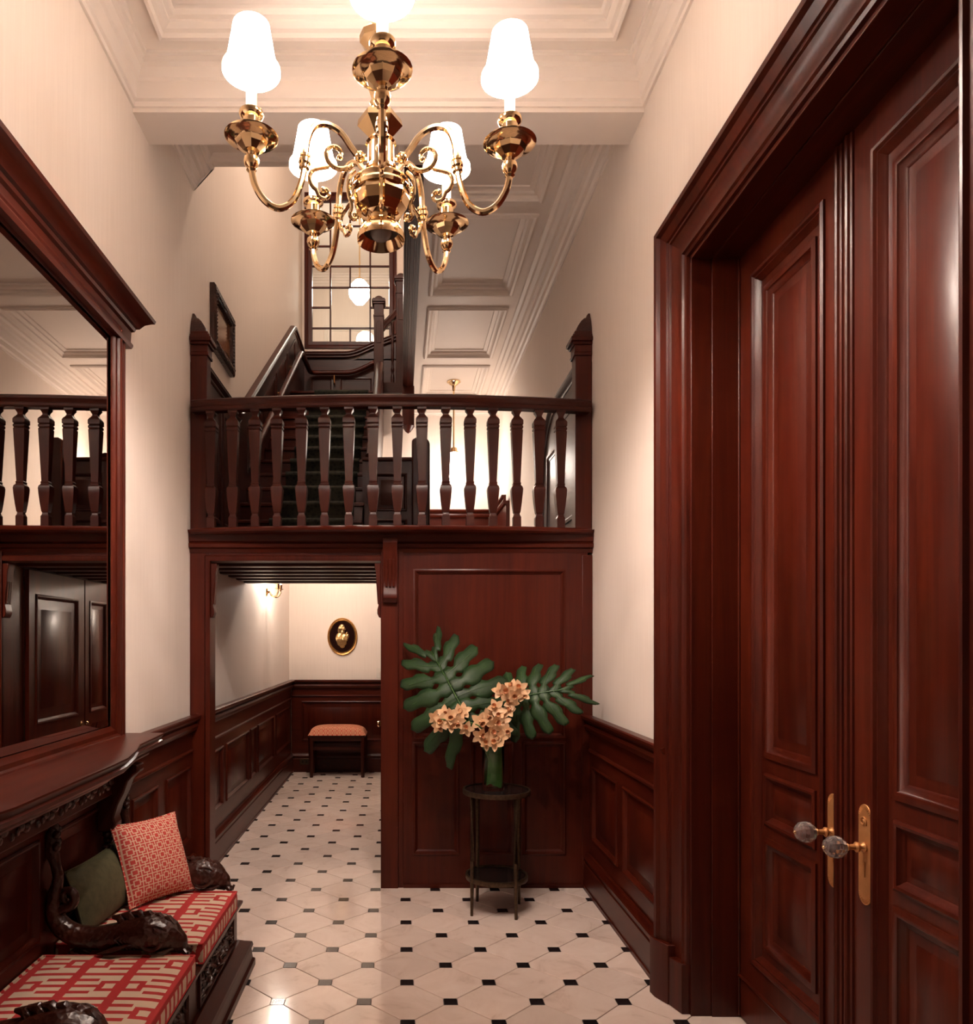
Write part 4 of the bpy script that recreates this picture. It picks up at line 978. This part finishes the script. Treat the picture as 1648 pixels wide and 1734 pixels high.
box_cushion('seat_cushion', WL+.03, -.722, 2.79, 3.37, .320, .400, 'stripe_fabric', 'red and cream fret striped seat cushion under the two pillows', .03)
box_cushion('seat_cushion', WL+.03, -.722, 2.09, 2.685, .320, .400, 'stripe_fabric', 'red and cream fret striped seat cushion with nothing on it, nearest the viewer', .0)
# pillows
def pillow(name, c, U, V, su, sv, th, mat, label, seam=None):
    c = Vector(c); U = Vector(U).normalized(); V = Vector(V); V = (V-U*V.dot(U)).normalized(); Wn = U.cross(V)
    n = 18; m = MB(); vs = []; uvs = {}
    def pt(a, b, s):
        k = (1-abs(a)**2.4)*(1-abs(b)**2.4); d = th/2*max(k, 0)**.55
        pin = 1-.10*(1-abs(b))*0-.07*(1-b*b)*(abs(a)**3); pin2 = 1-.07*(1-a*a)*(abs(b)**3)
        return c+U*(a*su/2*pin)+V*(b*sv/2*pin2)+Wn*d*s
    for s in (1, -1):
        o = len(vs)
        for i in range(n+1):
            for j in range(n+1):
                a, b = -1+2*i/n, -1+2*j/n; vs.append(pt(a, b, s))
        m.add([tuple(v) for v in vs[o:]], [(i*(n+1)+j, (i+1)*(n+1)+j, (i+1)*(n+1)+j+1, i*(n+1)+j+1) for i in range(n) for j in range(n)])
    b = m.build(name, mat, None, 70, uv=lambda p: ((p-c).dot(U), (p-c).dot(V)))
    if seam:
        r = [pt(-1+2*k/n, -1, 1) for k in range(n)]+[pt(1, -1+2*k/n, 1) for k in range(n)]+[pt(1-2*k/n, 1, 1) for k in range(n)]+[pt(-1, 1-2*k/n, 1) for k in range(n+1)]
        MB().tube(r, .0035, 6).build('seam_cord', seam, b, uv=lambda p: ((p-c).dot(U), (p-c).dot(V)))
    return tag(b, label, 'pillow')
pillow('throw_pillow', (-1.058, 3.275, .572), (.170,.235,0), (-.14,.045,.325), .325, .345, .135, 'lattice', 'red pillow with cream square lattice pattern leaning on its corner', 'lattice')
pillow('throw_pillow', (-1.197, 3.055, .518), (.02,.30,0), (-.075,.0,.235), .42, .255, .12, 'green_velvet', 'plain olive green velvet pillow behind the red one', 'green_velvet')

# ---- side table, vase and flowers
TXc, TYc = .533, 4.27
tb = thing('side_table', 'small round two tier bronze table with dark glass tops', 'table', (TXc, TYc, 0))
def hoop(r, z, nm, parent):
    m = MB(); n = 40
    prof = [(r-.012, z), (r, z), (r, z+.026), (r-.012, z+.026)]
    return m.lathe([(r-.012,z),(r+.0,z),(r+.001,z+.004),(r+.001,z+.022),(r,z+.026),(r-.012,z+.026)], 44, capb=False, capt=False).build(nm, 'bronze', parent)
hoop(.188, .650, 'top_rim', tb); hoop(.172, .178, 'shelf_rim', tb)
MB().lathe([(.177,.664),(.177,.672)], 44).build('glass_top', 'black_glass', tb)
MB().lathe([(.161,.190),(.161,.197)], 44).build('glass_shelf', 'black_glass', tb)
for (fx, fy) in ((.368,4.169),(.623,4.116),(.4317,4.425),(.6826,4.375)):
    dx, dy = fx-TXc, fy-TYc; l = math.hypot(dx, dy); s = .168/l
    MB().tube([(dx*s*1.02,dy*s*1.02,0.0),(dx*s,dy*s,.30),(dx*s,dy*s,.655)], [.0085,.0125,.0145], 10).build('leg', 'bronze', tb)
VX, VY, VZ = .513, 4.26, .6725
vs_ = thing('glass_vase', 'clear cylindrical glass vase lined with a rolled leaf on the side table', 'vase', (VX, VY, VZ))
MB().lathe([(.0,0),(.060,0),(.0615,.003),(.0615,.246),(.0605,.248),(.0575,.248),(.0565,.246),(.0565,.016),(.0,.014)], 40).build('vase_body', 'vase_glass', vs_)
n = 40; m = MB(); vv = []
for k in range(n+1):
    a = -2.4+5.2*k/n; r = .0555-.005*k/n
    vv += [(r*math.cos(a), r*math.sin(a), .03+.012*math.sin(k*.4)), (r*math.cos(a+.3), r*math.sin(a+.3), .235)]
m.add(vv, [(2*k, 2*k+2, 2*k+3, 2*k+1) for k in range(n)]); m.build('rolled_leaf', 'vase_leaf', vs_)
def monstera(name, base, tip, normal, width, label, lobes=8, stalk_from=None, skip=()):
    base, tip = Vector(base), Vector(tip); A = (tip-base); L = A.length; A.normalize(); Nn = Vector(normal); Nn = (Nn-A*Nn.dot(A)).normalized(); S = A.cross(Nn)
    def pos(a, s, dz=0):   # a along midrib in [0,1], s sideways in metres
        droop = -.35*L*(a-.35)**2-.9*s*s/width*.8
        return base+A*(a*L)+S*s+Nn*(droop+.03+dz)
    m = MB()
    for sd in (-1, 1):
        for k in range(lobes):
            if (sd, k) in skip: continue
            a0 = .02+.86*k/(lobes-1)
            w_at = width/2*math.sin(PI*min(1, (.30+.62*k/(lobes-1))))**.8
            if k == 0: w_at *= .86
            if k >= lobes-2: w_at = max(w_at, width*.20)
            fwd = -.26+.66*k/(lobes-1)          # first lobes sweep back to a heart shape
            hwid = .5*.86/(lobes-1)*L
            n_ = 18; vs2 = []
            for i in range(n_+1):
                t = i/n_
                ww = 1.26+.72*t                      # lobes fan out with the margin
                if .16 < t < .38: ww *= 1-(.56 if k % 2 == 0 else .46)*math.sin(PI*(t-.16)/.22)       # holes beside the midrib
                if t > .54: ww *= 1-.37*min(1, (t-.54)/.12)                                        # slits open to the margin
                if t > .86: ww *= max(.03, 1-((t-.86)/.14)**2.4)**.6
                ww *= hwid
                s = sd*w_at*t; aa = a0+fwd*(t**1.3)+.02*math.sin(t*5+k)
                cup = -.010*math.sin(PI*t)
                for e in (-1, -.5, 0, .5, 1):
                    vs2.append(pos(aa+e*ww/L, s*(1-.02*abs(e)), -.010*abs(e)+.004*math.sin(k*2.1+t*4)))
            m.add([tuple(v) for v in vs2], [(i*5+j, i*5+j+1, i*5+6+j, i*5+5+j) for i in range(n_) for j in range(4)])
    o = m.build(name, 'leaf', None, 60)
    md = o.modifiers.new('t', 'SOLIDIFY'); md.thickness = .0012
    rib = [pos(t/12*.96, 0, .0025) for t in range(13)]
    MB().tube(rib, [.0040*(1-.7*t/12) for t in range(13)], 6).build('midrib', 'rib', o)
    vn = MB()
    for sd in (-1, 1):
        for k in range(lobes):
            if (sd, k) in skip: continue
            a0 = .02+.86*k/(lobes-1); w_at = width/2*math.sin(PI*min(1, (.30+.62*k/(lobes-1))))**.8; fwd = -.26+.66*k/(lobes-1)
            vn.tube([pos(a0+fwd*((t/6*.8)**1.3), sd*w_at*t/6*.8, .0015) for t in range(7)], .0010, 5)
    vn.build('vein', 'rib', o)
    if stalk_from:
        MB().tube(smooth_path([stalk_from, (Vector(stalk_from)+base)/2+Vector((0,0,.02)), pos(0,0,0)], 5), .0045, 7).build('stalk', 'stem', o)
    return tag(o, label, 'leaf', 'monstera leaves in the vase')
mouth = (VX, VY, VZ+.10)
yb_ = 4.34
monstera('monstera_leaf', at(796,1224,4.22), at(726,1094,4.42), (-.10,-1,.25), .62, 'large split monstera leaf on the left of the bouquet, in front of the panel', 7, mouth)
monstera('monstera_leaf', at(858,1190,4.34), at(968,1164,4.20), (-.05,-.85,.45), .46, 'split monstera leaf spreading to the right of the bouquet', 7, mouth)
# orchid flowers
class Fl: pass
def petal_mesh(name, L, Wd, mat, curl):
    m = MB(); n = 8; vs2 = []
    for i in range(n+1):
        t = i/n; wv = Wd/2*(math.sin(PI*min(1, .06+.94*t)**.85))**.75 if 0 < t < 1 else (.12*Wd if t == 0 else .01*Wd)
        for e in (-1, 0, 1): vs2.append((e*wv, t*L, curl*t*t*L+.18*abs(e)*wv))
    m.add(vs2, [(i*3+j, i*3+j+1, i*3+4+j, i*3+3+j) for i in range(n) for j in range(2)])
    return m.build(name, mat, None, 60)
pet0 = petal_mesh('petal', .046, .031, 'petal', .22)
lip0 = MB().lathe([(.002,0),(.006,.006),(.010,.016),(.013,.024)], 10, (0,-.004,0), axis=(0,-.5,1), capt=False).build('lip', 'lip', None)
col0 = MB().ball((0,.002,.008), .005, 8, 6, (1,1,1.8)).build('flower', 'petal', None)
proto_free = [True]
def orchid(parent, pos, facing, roll, sc):
    if proto_free[0]: f = col0
    else: f = col0.copy(); C.objects.link(f)
    f.parent = parent; f.location = Vector(pos)-parent.location
    qn = Vector((0,0,1)).rotation_difference(Vector(facing).normalized())
    up_ = qn @ Vector((0,1,0))
    f.rotation_euler = (qn.to_matrix() @ Matrix.Rotation(roll, 3, 'Z')).to_euler(); f.scale = (sc,)*3
    for k in range(5):
        p = pet0 if proto_free[0] and k == 0 else pet0.copy()
        if p is not pet0: C.objects.link(p)
        p.parent = f; p.rotation_euler = (0.10*((k % 2)*2-1), 0, k*2*PI/5)
    l = lip0 if proto_free[0] else lip0.copy()
    if l is not lip0: C.objects.link(l)
    l.parent = f
    proto_free[0] = False
def spray(label, stem_pts, flowers, rs):
    root = thing('orchid_spray', label, 'flower', mouth, 0, 'orchid sprays in the vase')
    loc = Vector(mouth)
    MB().tube([Vector(p)-loc for p in smooth_path(stem_pts, 6)], .004, 7).build('stem', 'stem', root)
    rr = random.Random(rs)
    for px, py, dy, sc in flowers:
        pos = at(px, py, 4.18+dy)
        orchid(root, pos, (rr.uniform(-.6,.6), -1, rr.uniform(-.3,.5)), rr.uniform(0, 6.28), sc*1.12)
spray('apricot orchid spray leaning left over the vase rim', [mouth, at(820,1240,4.20), at(790,1222,4.20), at(745,1218,4.20)],
      [(748,1222,.02,1.0),(763,1214,-.03,1.0),(778,1208,.02,1.05),(764,1228,-.02,.9),(790,1234,-.01,.9),(742,1230,.03,.8),(785,1204,.03,.95),(752,1208,.05,.95),(775,1222,-.03,.9),(735,1215,.04,.85)], 5)
spray('apricot orchid spray clustered just above the vase rim', [mouth, at(832,1262,4.20), at(838,1240,4.20), at(846,1216,4.20)],
      [(813,1222,.02,1.1),(838,1226,-.03,1.15),(832,1242,-.02,1.0),(813,1246,0,1.0),(838,1257,-.03,1.0),(858,1236,0,.85),(852,1222,.02,.95),(824,1258,.0,.9),(848,1248,-.02,.9),(826,1212,.03,.9)], 9)
spray('apricot orchid spray rising highest to the right', [mouth, at(845,1240,4.24), at(858,1200,4.24), at(880,1165,4.22)],
      [(840,1198,.02,1.0),(857,1172,.0,1.1),(866,1190,.02,.9),(880,1166,0,1.0),(847,1170,.03,.95),(872,1178,-.02,1.0),(862,1204,.02,.85),(886,1176,.02,.9),(868,1164,.03,.95),(846,1208,.02,.9)], 12)

# ---- upholstered stool at the end of the passage
so = thing('upholstered_stool', 'dark wooden stool with a coral lattice cushion in the passage', 'stool', (-.70, 8.56, 0))
for sx in (-1, 1):
    for sy in (-1, 1):
        MB().tube([(sx*.282,sy*.15,0),(sx*.29,sy*.155,.44)], [(.020,.020),(.030,.030)], 4, rot=PI/4).build('leg', 'dark_z', so)
MB().box(-.30,.30,-.165,.165,.40,.462).build('apron', 'dark_x', so, bevel=.003)
MB().box(-.28,.28,-.145,-.130,.30,.335).build('stretcher', 'dark_x', so)
MB().box(-.28,.28,.130,.145,.30,.335).build('stretcher', 'dark_x', so)
m = MB(); nx, ny = 24, 14; vv = []
for i in range(nx+1):
    for j in range(ny+1):
        a, b = -1+2*i/nx, -1+2*j/ny
        vv.append((a*.318, b*.178, .462+.100*(max(0,(1-abs(a)**4)*(1-abs(b)**4)))**.45))
m.add(vv, [(i*(ny+1)+j, (i+1)*(ny+1)+j, (i+1)*(ny+1)+j+1, i*(ny+1)+j+1) for i in range(nx) for j in range(ny)])
m.build('seat_pad', 'lattice2', so, 60, uv=lambda p: (p[0], p[1]+.8*p[2]))

# ---- oval plaque on the passage end wall
OX, OZ = (580-VPX)*YP/FPX, EYE+(VPY-1078)*YP/FPX
op = thing('oval_plaque', 'oval gilt framed plaque with a golden draped bust on dark velvet', 'plaque', (OX, YP, OZ))
n = 48; prf = [(1.0,0),(1.0,.014),(.96,.024),(.91,.020),(.88,.024),(.84,.014),(.82,.004)]
m = MB(); m.add([(.172*s*math.cos(2*PI*k/n), -w, .216*s*math.sin(2*PI*k/n)) for s, w in prf for k in range(n)], [(i*n+k, i*n+(k+1) % n, (i+1)*n+(k+1) % n, (i+1)*n+k) for i in range(len(prf)-1) for k in range(n)])
m.build('oval_frame', 'gilt', op)
m = MB(); m.add([(.145*math.cos(2*PI*k/n), -.006, .182*math.sin(2*PI*k/n)) for k in range(n)], [tuple(range(n))]); m.build('velvet_ground', 'velvet', op)
bu = MB()
def lump(x, z, rx, rz, d=.018): bu.ball((x, -.008, z), 1, 18, 10, (rx, d, rz))
lump(-.006,.098,.036,.046,.020); lump(-.028,.070,.026,.050,.016)          # hair
lump(.012,.088,.023,.031,.028); bu.ball((.034,-.020,.084), .006, 8, 6)      # face
lump(.002,.048,.024,.040,.022)                                              # neck
lump(-.030,-.010,.048,.058,.022); lump(.020,-.018,.048,.056,.026)           # shoulders and chest
lump(.058,.004,.020,.034,.022); lump(.052,.040,.014,.017,.024)              # raised forearm and hand
lump(-.006,-.072,.056,.042,.020); lump(.0,-.108,.030,.024,.014)
for k in range(9):
    x = -.066+.015*k
    bu.tube(smooth_path([(x,-.022,.018-.004*abs(k-4)),(x*.95-.004,-.036,-.040),(x*.70+.004,-.026,-.112+.006*abs(k-4))], 4), lerp_list([.003,.0065,.003], 4), 6)
for k in range(5): bu.tube(smooth_path([(-.030+.008*k,-.020,.132-.004*abs(k-2)),(-.042+.008*k,-.028,.090),(-.040+.006*k,-.018,.044)], 4), .004, 6)
bu.build('gilded_bust', 'gold', op)

# ---- picture in black frame on the stair wall
pc = thing('framed_picture', 'small dark carved frame on the stair wall, its glass coloured with a painted woodwork reflection', 'picture', (WL, 5.45, 3.70))
PR = (5.15, 5.77, 3.48, 3.91); PLc = (WL, 5.45, 3.70)
inv(MB().rings(FL, PR, [(0,0),(0,.030),(.012,.040),(.022,.034),(.030,.040),(.062,.030),(.070,.034),(.080,.020),(.082,.010)], cap=False).build('picture_frame', 'carved', pc, ang=25), PLc)
bd_ = MB()
for k in range(22):
    u = PR[0]+.02+(PR[1]-PR[0]-.04)*k/21
    for v in (PR[2]+.045, PR[3]-.045): bd_.ball(FL(u, v, .036), .010, 7, 4)
for k in range(14):
    v = PR[2]+.05+(PR[3]-PR[2]-.10)*k/13
    for u in (PR[0]+.045, PR[1]-.045): bd_.ball(FL(u, v, .036), .010, 7, 4)
inv(bd_.build('carved_beading', 'carved', pc), PLc)
def reflection_mat():  # brown tones imitate woodwork reflected in the framed glass
    m, t, b = nt('painted_woodwork_reflection')
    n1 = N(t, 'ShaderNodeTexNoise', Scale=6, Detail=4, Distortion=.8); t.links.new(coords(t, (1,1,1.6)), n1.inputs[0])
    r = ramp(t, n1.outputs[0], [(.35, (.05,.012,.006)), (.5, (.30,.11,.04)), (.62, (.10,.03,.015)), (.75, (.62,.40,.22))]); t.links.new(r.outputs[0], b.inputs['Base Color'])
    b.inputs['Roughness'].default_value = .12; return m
M['woodwork_reflection'] = reflection_mat()
inv(MB().rings(FL, (PR[0]+.08,PR[1]-.08,PR[2]+.08,PR[3]-.08), [(0,.012)]).build('picture_glass', 'woodwork_reflection', pc), PLc)

# ---- small wall fittings
swp = thing('light_switch', 'white light switch plate on the passage end wall', 'switch', (-.245, YP, 1.13))
MB().box(-.035,.035,-.006,0,-.058,.058).build('plate', 'plain_white', swp, bevel=.003)
MB().box(-.008,.008,-.012,-.006,-.014,.014).build('toggle', 'plain_white', swp, bevel=.002)
ol = thing('power_outlet', 'dark power outlet low in the passage baseboard', 'outlet', (-1.10, YP-WT-.032, .12))
MB().box(-.055,.055,-.005,.0,-.035,.035).build('plate', 'bronze', ol, bevel=.003)
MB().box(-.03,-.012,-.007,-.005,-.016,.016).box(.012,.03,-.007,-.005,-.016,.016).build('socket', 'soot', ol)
# pendant drop at the end of the dark ceiling beam
inv(MB().box(.015,.150,8.60,8.72,3.92,4.36).lathe([(.0,3.84),(.03,3.86),(.06,3.90),(.075,3.92)], 16, (.082,8.66,0)).build('beam_pendant', 'wood_z', bpy.data.objects['trim_5']), (0,0,0))
